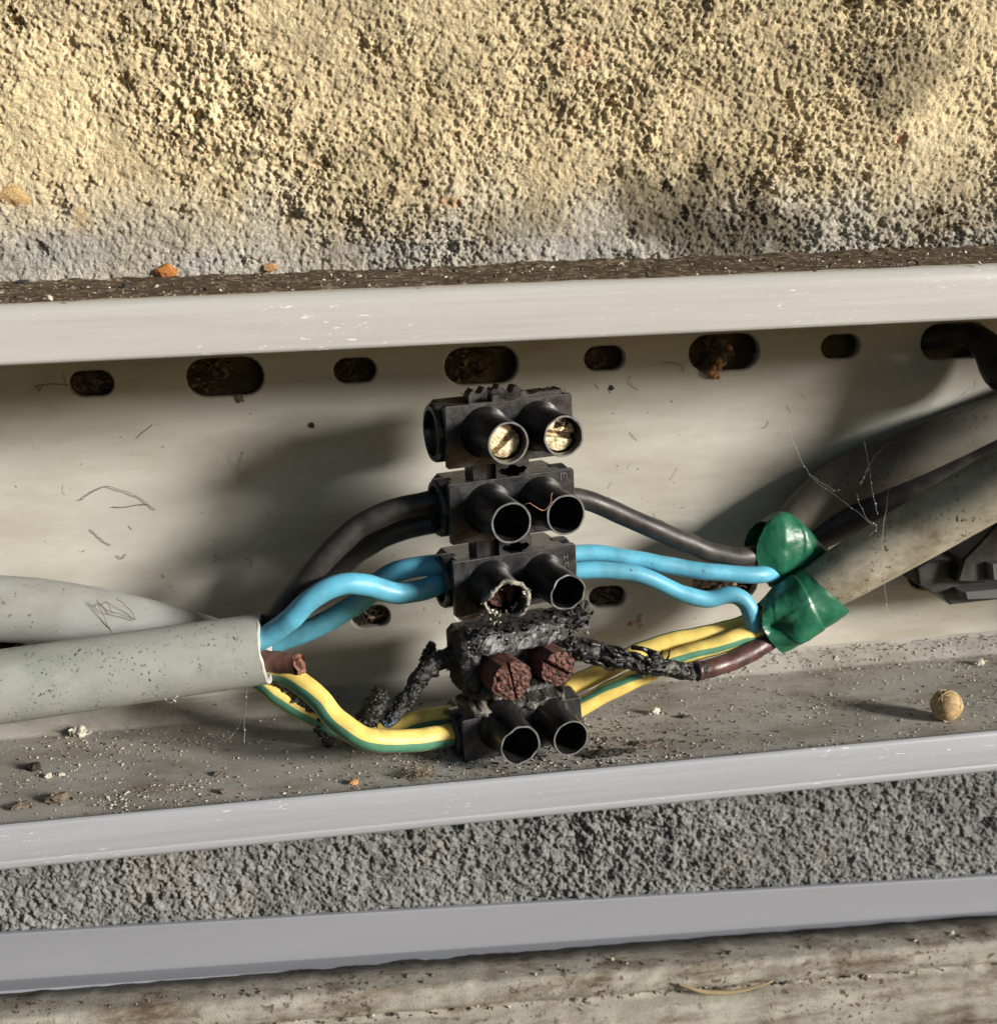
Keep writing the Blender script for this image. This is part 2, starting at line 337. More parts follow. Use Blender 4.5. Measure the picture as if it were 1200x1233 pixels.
def coarse(x0, x1, z0, z1, dx, seed):
    nx, nz = int((x1-x0)/dx)+1, int((z1-z0)/dx)+1; shp = (nz, nx)
    X, Z = np.meshgrid(np.linspace(x0, x1, nx), np.linspace(z0, z1, nz)); h = fbm2(shp, (z1-z0, x1-x0), 2.5, seed, 3)
    V = np.stack([X, 3.6-h*1.6, Z], -1).reshape(-1, 3); i = (np.arange(nz-1)[:, None]*nx+np.arange(nx-1)[None]).ravel()
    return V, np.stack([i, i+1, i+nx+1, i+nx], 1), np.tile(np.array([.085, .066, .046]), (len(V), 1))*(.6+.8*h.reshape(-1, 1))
Vm, Fm, Cm = coarse(-70, 205, -68, 11.5, 1.0, 500)  # concrete behind the slots coloured dark, painting in the shade of the holes
EX = [coarse(a, b, c, d, 1.1, 600+q) for q, (a, b, c, d) in enumerate(((-190, -28, 11.5, 130), (172, 330, 11.5, 130), (-28, 172, 70, 130), (-190, -52, -200, -68), (184, 330, -200, -68), (-52, 184, -200, -114)))]
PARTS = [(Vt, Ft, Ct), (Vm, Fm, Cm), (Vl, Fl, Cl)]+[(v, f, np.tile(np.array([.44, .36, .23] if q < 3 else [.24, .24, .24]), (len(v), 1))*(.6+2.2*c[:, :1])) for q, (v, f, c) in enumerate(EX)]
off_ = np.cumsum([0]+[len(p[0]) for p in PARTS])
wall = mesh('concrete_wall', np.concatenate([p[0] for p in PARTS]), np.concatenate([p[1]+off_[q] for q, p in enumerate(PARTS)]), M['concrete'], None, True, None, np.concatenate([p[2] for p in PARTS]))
wall['kind'] = 'structure'

def shard(mb, P, r, g, m=0, flat=.4):
    n = g.randrange(5, 8); A_ = [2*math.pi*q/n+g.uniform(-.3, .3) for q in range(n)]; V = [(math.cos(q)*g.uniform(.6, 1.2), math.sin(q)*g.uniform(.4, .9), g.uniform(-flat, flat)) for q in A_]+[(g.uniform(-.2, .2), 0, flat*g.uniform(.6, 1.6)), (0, g.uniform(-.2, .2), -flat)]
    Rm = np.array(Matrix.Rotation(g.random()*6.28, 3, 'Z') @ Matrix.Rotation(g.gauss(0, .7), 3, 'X') @ Matrix.Rotation(g.gauss(0, .7), 3, 'Y'))
    mb.add((np.array(V)*r) @ Rm.T+np.asarray(P), [(q, (q+1) % n, n) for q in range(n)]+[((q+1) % n, q, n+1) for q in range(n)], m)
def lump(mb, P, r, seed=0.0, amp=.5, sub=2, m=0, squash=(1, 1, 1), rot=None):
    bm = bmesh.new(); bmesh.ops.create_icosphere(bm, subdivisions=sub, radius=1.0)
    V = np.array([v.co for v in bm.verts]); F = [[v.index for v in f.verts] for f in bm.faces]; bm.free()
    k = 1+(fbm3(V+seed*13.7, .8, 3, seed)-.5)*2*amp; V = V*k[:, None]*np.asarray(squash)*r
    if rot is not None: V = V @ np.array(Matrix.Rotation(rot, 3, 'Y') @ Matrix.Rotation(rot*1.7, 3, 'X')).T
    mb.add(V+np.asarray(P), F, m); return V
# stones bedded in the wall that the photo lets one pick out
for k, (px, py, rpx, sq, colr) in enumerate([(20, 235, 27, (1, .3, .62), (.52, .36, .18)), (200, 327, 11, (1.1, .6, .8), (.42, .17, .05)), (325, 322, 7, (1.3, .5, .7), (.40, .24, .12)), ]):
    P = at(px, py, 2.5 if k else 3.1); mb = MB(); lump(mb, P, rpx*mmpx(P), k*1.3, .42, 4, 0, (sq[0], min(sq[1], .38), sq[2]))
    mb.V[0] = mb.V[0]+(fbm3(mb.V[0], .5, 3, k)-.5)[:, None]*np.array([.3, .5, .3])
    o = mb.build('aggregate_stone', M['concrete'], wall, True, np.tile(np.array(colr), (mb.n, 1)))

# ------------------------------------------------------------------ cable trunking
X0, X1 = -120.0, 260.0
def extrude(mb, prof, closed=True, A=None, B=None, n=30, m=0, wob=0.0, seed=0):
    """prof: (Y, Z) offsets swept from A to B"""
    A = np.array([X0, 0, 0]) if A is None else np.asarray(A, float); B = np.array([X1, 0, 0]) if B is None else np.asarray(B, float)
    prof = np.asarray(prof, float); k = len(prof); t = np.linspace(0, 1, n)
    base = A[None]*(1-t)[:, None]+B[None]*t[:, None]
    V = np.zeros((n, k, 3)); V[:, :, 0] = base[:, None, 0]; V[:, :, 1] = base[:, None, 1]+prof[None, :, 0]; V[:, :, 2] = base[:, None, 2]+prof[None, :, 1]
    F = grid_faces(n, k, closed)
    if closed: F += [tuple(range(k-1, -1, -1)), tuple((n-1)*k+j for j in range(k))]
    F = [tuple(reversed(f)) for f in F]
    mb.add(V.reshape(-1, 3), F, m); return mb
def arc(cy, cz, r, a0, a1, n=6): return [(cy+r*math.cos(math.radians(a)), cz+r*math.sin(math.radians(a))) for a in np.linspace(a0, a1, n)]
ZF, ZTOP, YF = -55.7, 14.7, -34.5
trunk = thing('cable_trunking', 'open grey plastic cable trunking with slotted back running across the rough concrete', 'cable trunking', (60, 0, -56))
# back panel with real slots
def capsule(cx, cz, w, h, n=9):
    r = h/2; s = w/2-r
    return [(cx+s+r*math.cos(a), cz+r*math.sin(a)) for a in np.linspace(-math.pi/2, math.pi/2, n)]+[(cx-s-r*math.cos(a), cz+r*math.sin(a)) for a in np.linspace(math.pi/2, -math.pi/2, n)]
ZB = -34.5
SLOTS = []
for k in range(-3, 11):
    big = k % 2 == 1; w, h = (11.9, 6.0) if big else (6.7, 4.0)
    SLOTS.append((20.0*k, 0.0 if k != 3 else -.2, w, h))
LOW = [at(px, py, 0) for px, py in ((-16, 770), (446, 743), (588, 733), (731, 719), (872, 704))]
for P, (w, h) in zip(LOW, ((11.5, 5.8), (6.4, 3.8), (11.5, 5.8), (6.4, 3.8), (11.5, 5.8))): SLOTS.append((P[0], P[2], w, h))
for k in (6, 7, 8, 9): SLOTS.append((20.0*k, LOW[3][2]-.2, 11.5 if k % 2 else 6.4, 5.8 if k % 2 else 3.8))
bm = bmesh.new(); rims = []
def loop(pts, y):
    vs = [bm.verts.new((p[0], y, p[1])) for p in pts]; return vs, [bm.edges.new((vs[i], vs[(i+1) % len(vs)])) for i in range(len(vs))]
PB = 13.0
outer = [(X0, -52.6), (X1, -52.6), (X1, PB), (X0, PB)]
E = loop(outer, 0.0)[1]
for (cx, cz, w, h) in SLOTS:
    a, e = loop(capsule(cx, cz, w+.5, h+.5), 0.0); E += e; rims.append((a, cx, cz, w, h))
bmesh.ops.triangle_fill(bm, edges=E, use_beauty=True)
for (a, cx, cz, w, h) in rims:
    b = [bm.verts.new((p[0], .3, p[1])) for p in capsule(cx, cz, w, h)]; c = [bm.verts.new((p[0], 1.7, p[1])) for p in capsule(cx, cz, w, h)]
    for i in range(len(a)):
        j = (i+1) % len(a); bm.faces.new((a[i], a[j], b[j], b[i])); bm.faces.new((b[i], b[j], c[j], c[i]))
bmesh.ops.recalc_face_normals(bm, faces=bm.faces[:])
bm.verts.index_update(); V = np.array([v.co for v in bm.verts]); F = [[v.index for v in f.verts] for f in bm.faces]; bm.free()
mesh('back_panel', V, F, M['pvc_inner'], trunk, False)
mb = MB(); extrude(mb, [(1.7, 13.0), (0, 13.0), (-32.5, 13.0), (-32.5, 14.68), (1.7, 14.68)]); mb.build('upper_flange', M['pvc_inner'], trunk, False)
mb = MB(); extrude(mb, arc(YF+1.9, ZTOP-1.9, 1.9, 90, 180, 7)+[(YF-.1, 10), (YF, 7.9)]+arc(YF+.5, 7.9, .5, 180, 270, 4)+[(-32.55, 7.4), (-32.55, ZTOP)])
hsmooth(mb.build('upper_lip', M['pvc_outer'], trunk, True))
mb = MB(); extrude(mb, [(1.7, -52.6), (0, -52.6), (-.35, -53.3), (-3.2, ZF+.15), (-3.6, ZF), (-33, ZF), (-33, ZF-1.7), (1.7, ZF-1.7)])
mb.build('lower_flange', M['pvc_floor'], trunk, False)
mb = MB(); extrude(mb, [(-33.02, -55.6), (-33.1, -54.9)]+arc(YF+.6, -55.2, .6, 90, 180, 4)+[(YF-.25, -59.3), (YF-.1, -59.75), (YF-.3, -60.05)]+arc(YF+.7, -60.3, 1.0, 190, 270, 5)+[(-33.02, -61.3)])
hsmooth(mb.build('lower_lip', M['pvc_lower_shade'], trunk, True))

# dirt on the top flange: uneven brown crust, thinner towards the lip
nx, ny = 620, 60; xs = np.linspace(-60, 200, nx); ys = np.linspace(3.0, -33.3, ny); XX, YY = np.meshgrid(xs, ys); shp = (ny, nx)
h = .6*fbm2(shp, (36, 260), 6.0, 700, 5, .6)+.4*fbm2(shp, (36, 260), .9, 705, 3, .6); edge = np.clip((YY+30.5-(fbm2(shp, (36, 260), 9, 720, 3)-.5)*9)/9, -.2, 1)
Hd = .05+(h-.25)*1.0*np.clip(edge, 0, 1)+np.where(edge <= 0, -.25, 0)+np.clip((YY+3)/5, 0, 1)*.9*h
cd_ = np.array([.09, .064, .040])*(.25+1.6*fbm2(shp, (36, 260), 2.4, 730, 5, .7))[..., None]
pale = np.clip((fbm2(shp, (36, 260), .8, 740, 3, .6)-.64)*10, 0, .8)[..., None]; cd_ = cd_*(1-pale)+np.array([.42, .35, .24])*pale
i = (np.arange(ny-1)[:, None]*nx+np.arange(nx-1)[None]).ravel()
o = mesh('ledge_dirt', np.stack([XX, YY, ZTOP+Hd], -1).reshape(-1, 3), np.stack([i, i+nx, i+nx+1, i+1], 1), M['dirt'], None, True, None, cd_.reshape(-1, 3))
tag(o, 'crust of brown dirt and grit lying along the top edge of the trunking', 'dirt', None, 'stuff')

# ------------------------------------------------------------------ second trunking strip and dirty rail below
A = at(-260, 1126+.0583*260, .6); B = at(1900, 1056-.0583*700, .6)
A2 = at(-260, 1184+.066*260, .6); B2 = at(1900, 1100-.071*700, .6)
mb = MB(); n = 24; t = np.linspace(0, 1, n)[:, None]
T = A*(1-t)+B*t; G = A2*(1-t)+B2*t; dn = nrm((A2-A)+(B2-B))
ph = float(np.linalg.norm((A2-A+B2-B)/2))
def ring(k):
    h = np.linalg.norm(G[k]-T[k]); d = (G[k]-T[k])/h
    prof = [(1.0, 0.0), (0.25, 0.0), (0, .25), (0, h-.5), (.25, h-.3), (2.6, h-.1), (2.6, h+1.5), (-.3, h+1.6), (-.5, h+1.9), (-.5, h+6), (3.4, h+6), (3.4, h-.6), (1.0, h-.6)]
    return [T[k]+d*z+np.array([0, y, 0]) for y, z in prof]
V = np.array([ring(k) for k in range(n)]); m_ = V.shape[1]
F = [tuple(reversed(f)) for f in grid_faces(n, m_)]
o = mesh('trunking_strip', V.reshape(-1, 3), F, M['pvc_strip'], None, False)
tag(o, 'plain blue grey plastic strip fixed on the concrete below the open trunking', 'plastic strip')
# rail
A = at(-300, 1214+.079*300, -5); B = at(1900, 1121-.079*700, -5); n = 420
rail = thing('painted_rail', 'dirty cream painted rail along the very bottom of the wall', 'rail', (60, -7, -110))
prof = [(6, -1), (.6, 0), (-2.2, -.1)]+[(-2.2-1.3*math.sin(a), -1.4+1.3*math.cos(a)) for a in np.linspace(.3, math.pi/2, 5)]+[(-3.55, -2.2), (-3.6, -3.6), (-3.3, -4.6), (-2.4, -5.2), (-2.3, -5.7), (-3.4, -6.3), (-4.8, -6.7), (-5.6, -7.5), (-5.8, -11), (-5.8, -20), (6, -20)]
mb = MB(); extrude(mb, prof, True, A, B, n)
V = mb.V[0]; V2 = V+np.stack([0*V[:, 0], -(fbm3(V, 2.5, 4, 3)-.5)*1.0, (fbm3(V, 3.5, 4, 9)-.5)*.5], 1); mb.V[0] = V2
mb.build('painted_face', M['rail'], rail, True)
mb = MB(); g = random.Random(4)
for k in range(520):                               # grit caught in the rail's groove and on its top
    s = g.random(); q = A*(1-s)+B*s; top = g.random() < .3
    P = q+np.array([0, (-2.4+g.random()*2.5) if top else -3.0+g.random()*.8, .05 if top else -5.5+g.uniform(-.6, .5)])
    for q_ in range(g.choice([1, 1, 2, 4])): shard(mb, P+np.array([g.gauss(0, .35), g.gauss(0, .15), g.gauss(0, .12)]), g.uniform(.12, .5)*(1.6 if g.random() < .12 else 1), g, g.choice([0, 0, 0, 1, 0, 2]), .4)
o = mb.build('groove_grit', [M['grain_brown'], M['grain_dark'], M['grain_pale']], rail, False); o['kind'] = 'stuff'
tag_ = None
mb = MB(); P = px_path([(1030, 1178, -17.5), (1060, 1190, -18.5), (1090, 1194, -18.6), (1140, 1186, -18.2)], 24) if False else px_path([(815, 1185, -9.3), (850, 1195, -10), (890, 1194, -10.2), (930, 1182, -9.6)], 24)
tube(mb, P, np.interp(np.linspace(0, 1, 24), [0, .4, 1], [.18, .5, .18]), 8, lump=.12, cell=1); o = mb.build('dry_twig', M['fibre_dull'], None)
tag(o, 'short curved dry stalk lying in the groove of the dirty cream rail', 'stalk')

# ------------------------------------------------------------------ grey cables
def sheath(name, pts, wpx, mat_, parent, n=70, seg=40, open_end='end', wob=.0, label=None, inner=.72, depth_in=14):
    P = px_path(pts, n); R = np.array([mmpx(p) for p in P])*wpx/2 if np.isscalar(wpx) else np.array([mmpx(p) for p in P])*np.interp(np.linspace(0, 1, n), np.linspace(0, 1, len(wpx)), wpx)/2
    mb = MB(); tube(mb, P, R, seg, caps=False, lump=wob, cell=9)
    # rim and bore at the cut end
    Pe, Te = P[-1], nrm(P[-1]-P[-3]); T, N, Bn = frames(P)
    a = np.linspace(0, 2*math.pi, seg, endpoint=False)
    rings = []
    for (dz, rr) in ((0, R[-1]), (.25, R[-1]*.985), (.3, R[-1]*.95), (.2, R[-1]*.80), (-.3, R[-1]*.78), (-depth_in, R[-1]*.74)):
        rings.append([Pe+Te*(dz+.10*math.sin(q*5)+.07*math.sin(q*11+1))+(N[-1]*math.cos(q)+Bn[-1]*math.sin(q))*rr for q in a])
    V = np.array(rings); F = grid_faces(len(rings), seg); s = len(F)
    mb.add(V.reshape(-1, 3), F, 1)
    o = mb.build(name, [mat_, M['sheath_cut']], parent); hsmooth(o, 50)
    if label: o['label'] = label
    return o
# left, front cable
cabL = thing('grey_cable', 'mould speckled grey sheathed cable entering from the left, its cut end feeding bent wires', 'cable', at(318, 780, -20))
sheath('sheath', [(-420, 880, -17), (-200, 854, -18), (0, 827, -19), (160, 804, -20), (318, 781, -21)], (95, 91, 90, 88, 86), M['sheath'], cabL)
wire('black_wire', [(285, 772, -17), (322, 752, -19), (348, 722, -20), (382, 682, -21), (425, 640, -20.5), (470, 616, -20), (515, 604, -19.5), (545, 600, -19)], 30, M['black_wire'], cabL)
wire('blue_wire', [(280, 785, -22), (318, 766, -23), (345, 748, -24), (366, 728, -24.5), (388, 711, -24.5), (412, 703, -24), (436, 703, -23), (458, 709, -22), (482, 713, -21), (508, 710, -20.5), (535, 701, -20)], 28, M['blue'], cabL)
YG = [M['yellow'], M['green_stripe']]
wire('earth_wire', [(296, 800, -17.5), (328, 808, -19), (356, 818, -21.5), (383, 842, -24.5), (408, 868, -26.5), (430, 884, -27.5), (455, 892, -27.5), (489, 893, -26), (525, 887, -24), (575, 877, -20)], 29, YG, cabL, n=60, seg=36, stripe=(-8, 48, 0))
# brown stub with an open end
P = px_path([(294, 793, -22.0), (320, 796, -23.4), (343, 798, -24.8), (360, 800, -26.0)], 20); mb = MB(); R0 = 13.2*mmpx(P[-1])
tube(mb, P, R0, 24, caps=False, lump=.22, cell=1.3); T_, N_, B_ = frames(P); a = np.linspace(0, 2*math.pi, 24, endpoint=False)
V = np.array([[P[-1]+T_[-1]*(dz+.42*math.sin(q+.6)+.22*math.sin(3*q+1)+.14*math.sin(7*q))+(N_[-1]*math.cos(q)+B_[-1]*math.sin(q))*rr for q in a] for dz, rr in ((0, R0), (.15, R0*.96), (.12, R0*.62), (-.3, R0*.55), (-4, R0*.5))])
mb.add(V.reshape(-1, 3), grid_faces(5, 24)); o = mb.build('brown_wire', M['brown'], cabL); o['label'] = 'cut brown wire stub with a hollow end'
# left, rear cable
cabL2 = thing('grey_cable', 'pale grey cable lying against the trunking back, partly hidden behind the speckled front cable', 'cable', at(250, 770, -8))
sheath('sheath', [(-420, 745, -5), (-200, 730, -5.5), (0, 733, -6.5), (90, 742, -7.5), (190, 762, -9), (296, 790, -11)], (84, 82, 80, 78, 74, 66), M['sheath_rear'], cabL2, depth_in=3)
wire('black_wire', [(288, 786, -11), (330, 765, -12), (378, 715, -13), (410, 680, -14.5), (445, 654, -16), (480, 638, -17), (512, 630, -17.5), (545, 624, -18)], 29, M['black_wire'], cabL2)
wire('blue_wire', [(285, 792, -10.5), (335, 774, -12), (370, 760, -13), (404, 743, -14), (434, 724, -15), (458, 700, -17), (488, 686, -18.5), (515, 681, -19), (540, 679, -19.5)], 27, M['blue'], cabL2)
wire('earth_wire', [(290, 800, -12), (318, 822, -14), (339, 839, -15), (365, 856, -15.5), (405, 876, -16), (440, 884, -16.5), (478, 876, -17.5), (510, 868, -18), (550, 860, -18.5), (575, 855, -18)], 26, YG, cabL2, n=60, seg=36, stripe=(-12, 40, 0))

def charred(name, pts, wpx, parent, label=None, lmp=.55, cell=1.6, seed=0.0, taper=None, n=150, ash=.5, blue=0.0):
    P = px_path(pts, n); R = np.array([mmpx(p) for p in P])*wpx/2; k_ = np.stack([fbm3(P, 2.6, 3, seed+q*3.1) for q in range(3)], 1)-.5; P = P+k_*1.5*lmp
    if taper is not None: R = R*np.interp(np.linspace(0, 1, n), np.linspace(0, 1, len(taper)), taper)
    V = tube_rings(P, R, 44); D = V-P[:, None]; D /= np.linalg.norm(D, axis=2, keepdims=True); Q = V.reshape(-1, 3)
    big = fbm3(Q, cell, 3, seed)-.5; crack = np.abs(fbm3(Q, cell*.55, 3, seed+4)-.5)*2; fine = fbm3(Q, .35, 3, seed+9)-.5
    disp = (big*1.6*lmp-np.clip(.20-crack, 0, 1)*1.9*lmp+fine*.34).reshape(V.shape[:2]); V = V+D*disp[..., None]
    mb = MB(); m_ = 44; F = grid_faces(n, m_)+[tuple(range(m_-1, -1, -1)), tuple((n-1)*m_+j for j in range(m_))]; mb.add(V.reshape(-1, 3), F)
    g = random.Random(int(seed*10)+3)
    for k in range(int(len(pts)*9)):               # lifted flakes of burnt insulation
        i = g.randrange(3, n-3); q = g.randrange(m_); shard(mb, V[i, q]+D[i, q]*.05, g.uniform(.15, .55)*R[i], g, 0, .18)
    V = np.concatenate(mb.V); f = fbm3(V, .8, 4, seed+2); c = np.array([.011, .0105, .0105])*(.5+1.2*fbm3(V, .4, 3, seed))[:, None]
    w = np.clip((f-.60)*8, 0, 1)[:, None]*ash; c = c*(1-w)+np.array([.27, .255, .23])*w
    if blue: w = (np.clip((fbm3(V, .7, 3, seed+8)-.47)*6, 0, 1)*np.clip(np.where(np.arange(len(V)) < n*m_, np.arange(len(V))/(n*m_)-.80, 0)*8, 0, 1)*blue)[:, None]; c = c*(1-w)+np.array([.05, .12, .21])*w
    o = mb.build(name, M['char'], parent, True, c)
    if label: o['label'] = label
    hsmooth(o, 40)
    return o
charred('brown_wire', [(325, 812, -14), (352, 826, -15), (374, 852, -15.5), (392, 880, -16), (398, 902, -16.5)], 24, cabL2, 'burnt through stump of brown wire hanging under the sheath', .5, 1.3, 4.0, (1, 1, 1.1, .9, .35))

# right, front cable
cabR = thing('grey_cable', 'dusty grey cable slanting down from the right edge, wrapped with green tape at its end', 'cable', at(960, 725, -16))
sheath('sheath', [(1480, 430, -30), (1300, 528, -26.5), (1200, 584, -22.5), (1107, 638, -18.5), (1020, 688, -16.5), (962, 722, -15.5)], (82, 79, 77, 73, 67, 54), M['sheath_dusty'], cabR)
wire('blue_wire', [(560, 694, -18), (640, 690, -17), (700, 687, -17), (750, 689, -17), (786, 699, -17), (822, 715, -17), (852, 721, -17), (878, 716, -17.3), (895, 722, -17.6), (904, 738, -17.8), (908, 765, -17)], 22, M['blue'], cabR)
wire('earth_wire', [(640, 880, -18), (700, 851, -18), (738, 830, -18), (772, 812, -18), (818, 792, -18), (862, 777, -18), (914, 761, -17), (935, 752, -16)], 24, YG, cabR, n=60, seg=36, stripe=(-98, -62, -115))
charred('brown_wire', [(640, 785, -20), (690, 782, -21), (735, 789, -22), (775, 799, -22.5), (815, 808, -22), (850, 806, -21.5)], 23, cabR, 'charred and blistered length of brown wire', .62, 1.5, 6.0, (1.35, 1.3, 1.15, .95, .92, .85), ash=.55)
wire('brown_wire', [(838, 808, -21.5), (862, 803, -21), (885, 794, -20), (908, 783, -19), (935, 764, -17)], 25, M['brown_scorched'], cabR, lump=.08, label='intact glossy stretch of brown wire beside the tape')
mb = MB(); g = random.Random(41)
for q in range(15):
    x0 = g.uniform(690, 780); y0 = 783+(x0-690)*.16+g.uniform(-16, 10); ln = g.uniform(14, 60); P = px_path([(x0, y0, -22+g.uniform(-1, 1)), (x0+ln*.4, y0+ln*.1+g.uniform(-6, 6), -23.2+g.uniform(-1, 1)), (x0+ln*.8, y0+ln*.2+g.uniform(-9, 9), -23+g.uniform(-1.5, 1.5)), (x0+ln, y0+ln*.22+g.uniform(-14, 12), -23+g.uniform(-2, 2))], 22)
    tube(mb, P, np.interp(np.linspace(0, 1, 22), [0, .5, 1], [.30, .26, .07])*g.uniform(.7, 1.5), 7, lump=.25, cell=.6, seed=q)
mb.build('frayed_strands', M['char_plain'], cabR)
# right, rear cable
cabR2 = thing('grey_cable', 'grey cable lying against the trunking back above the dusty slanting cable', 'cable', at(990, 600, -6))
sheath('sheath', [(1480, 425, -8), (1340, 465, -6), (1200, 509, -4.5), (1100, 545, -4.2), (1010, 584, -5), (955, 628, -8), (935, 655, -9)], (68, 66, 64, 64, 58, 46, 36), M['sheath_shaded'], cabR2, depth_in=2.5)
wire('black_wire', [(560, 590, -18), (640, 592, -16), (700, 600, -15), (750, 622, -14.5), (818, 650, -14), (862, 666, -13.5), (900, 671, -13), (940, 660, -11)], 26, M['black_wire'], cabR2)
wire('blue_wire', [(560, 684, -16), (640, 672, -15), (700, 666, -14.5), (750, 670, -14.5), (808, 682, -15), (853, 689, -15.5), (900, 692, -15.5), (917, 692, -15), (935, 690, -13)], 22, M['blue'], cabR2)
wire('earth_wire', [(640, 842, -15), (706, 818, -15), (745, 797, -15), (784, 780, -15), (840, 766, -15), (880, 758, -14.5), (905, 748, -14), (925, 735, -13)], 25, YG, cabR2, n=60, seg=36, stripe=(-135, -85, -10))

# green tape: a stretched, puckered sleeve round each cable end
def tape_band(name, top, mid, bot, Yax, Rr, parent, label, seed, pits, n=60, seg=120, thick=.14, crease=1.0):
    """flat tape pulled round a cable: the band's two edges and its middle line run along s, the loop runs round a"""
    s = np.linspace(0, 1, n); tt = np.linspace(0, 1, len(Yax)); Yx = np.interp(s, tt, Yax); Rx = np.interp(s, tt, Rr)
    line = lambda q: spline(np.array([at(x, y, Yax[k]) for k, (x, y) in enumerate(q)]), n)
    Tp, Md, Bt = line(top), line(mid), line(bot); a = np.linspace(0, 2*math.pi, seg, endpoint=False); ca, sa = np.cos(a)[None, :, None], np.sin(a)[None, :, None]
    half = ((Tp-Bt)/2)[:, None]; bow = ((Tp+Bt)/2-Md)[:, None]
    V = Md[:, None]+half*ca+bow*ca**2+np.array([0, -1, 0])[None, None]*(np.sign(sa)*np.abs(sa)**.8)*Rx[:, None, None]
    AA, SS = np.meshgrid(a, s); Q = V.reshape(-1, 3); g = random.Random(int(seed*10))
    rag = (fbm3(np.stack([np.cos(AA)*3, np.sin(AA)*3, SS*0], -1).reshape(-1, 3), .8, 3, seed)-.5).reshape(n, seg)*.7*np.abs(2*SS-1)**8
    Tn = np.gradient(Md, axis=0); Tn /= np.linalg.norm(Tn, axis=1)[:, None]; V = V+Tn[:, None]*rag[..., None]
    disp = (fbm3(Q, 3.2, 2, seed)-.5).reshape(n, seg)*.7+(fbm3(Q, .7, 2, seed+3)-.5).reshape(n, seg)*.10
    for q in range(9):                               # pulled creases fanning out from the pinched end
        a0, sl, wd, am = g.uniform(.1, 3.0), g.uniform(-.9, .9), g.uniform(.05, .14), g.uniform(-.34, .26)*crease
        disp = disp+am*np.exp(-(np.abs(AA-a0-sl*SS)/wd)**1.3)*np.clip(1.1-SS*g.uniform(.8, 1.8), 0, 1)
    for (a0, s0, wa, ws, am) in pits: disp = disp+am*np.exp(-((AA-a0)/wa)**2-((SS-s0)/ws)**2)
    disp = disp-.20*np.clip((SS-.72-.10*np.sin(AA+seed))*70, 0, 1)+.15*np.clip((SS-.40-.22*np.cos(AA+seed))*90, 0, 1)   # steps of the overlapping laps
    D = V-Md[:, None]; D = D/np.maximum(1e-6, np.linalg.norm(D, axis=2, keepdims=True)); V = V+D*disp[..., None]
    allr = np.concatenate([V, (V-D*thick)[::-1]]); F = grid_faces(2*n, seg); last = (2*n-1)*seg
    F += [(last+j, last+(j+1) % seg, (j+1) % seg, j) for j in range(seg)]
    o = mesh(name, allr.reshape(-1, 3), F, M['tape'], parent, True); hsmooth(o, 55); o['label'] = label; return o
tape_band('tape', [(915, 728), (931, 714), (949, 700), (966, 687)], [(915, 755), (941, 746), (966, 727), (992, 709)], [(940, 784), (966, 770), (992, 752), (1018, 733)], (-17.6, -17.0, -16.7, -16.4), (2.6, 3.9, 4.7, 4.9), cabR, 'glossy dark green tape with a sharp fold', 2.0, [(1.45, .16, .34, .14, -1.9), (2.1, .30, .35, .2, .7), (.7, .15, .3, .2, .45)])
tape_band('tape', [(921, 627), (941, 616), (964, 629), (990, 655)], [(903, 664), (934, 660), (962, 656), (993, 664)], [(926, 706), (939, 701), (959, 689), (979, 677)], (-11.8, -11.8, -11.4, -10.8), (2.8, 3.9, 3.6, 1.8), cabR2, 'lighter green tape curling open at the top', 5.0, [(.35, .05, .25, .12, .7), (2.3, .5, .3, .3, -.5)], crease=.6)

# ------------------------------------------------------------------ terminal strip
strip = thing('terminal_strip', 'black screw terminal strip standing across the trunking, its fourth way burnt open', 'terminal strip', at(620, 700, -16))
CEN = [(615, 519), (618.5, 610), (622, 701), (626, 792), (630.5, 879)]; YM = -24.0
CW = [at(x, y, YM) for x, y in CEN]
n_yaw = math.radians(13.0); Nn = np.array([math.sin(n_yaw), -math.cos(n_yaw), .0])
Vup = nrm(CW[0]-CW[4]); Nn = nrm(Nn-Vup*(Nn @ Vup)); Uu = np.cross(Vup, Nn); Uu = -Uu if Uu[0] < 0 else Uu
def L2W(k, P): P = np.atleast_2d(np.asarray(P, float)); return CW[k][None]+P[:, :1]*Uu+P[:, 1:2]*Vup+P[:, 2:3]*Nn
def bevbox(mb, u0, u1, v0, v1, n0, n1, r=.25, m=0, k=0, edge=False):
    """box with chamfered long edges round n"""
    pr = [(u0+r, v0), (u1-r, v0), (u1, v0+r), (u1, v1-r), (u1-r, v1), (u0+r, v1), (u0, v1-r), (u0, v0+r)]
    V = [(a, b, n0) for a, b in pr]+[(a, b, n1-r*.6) for a, b in pr]+[(a+(r*.6 if a < (u0+u1)/2 else -r*.6), b+(r*.6 if b < (v0+v1)/2 else -r*.6), n1) for a, b in pr]
    F = [tuple(range(7, -1, -1)), tuple(range(16, 24))]+[(q*8+j, q*8+(j+1) % 8, q*8+8+(j+1) % 8, q*8+8+j) for q in (0, 1) for j in range(8)]
    mb.add(L2W(k, V), F, m)
    if edge: mb.M[-8:] = [1]*8
HU, HV = 9.6, 4.4
BU = (-3.85, 4.25); BV = .25; BR = 2.92; BL = 8.8
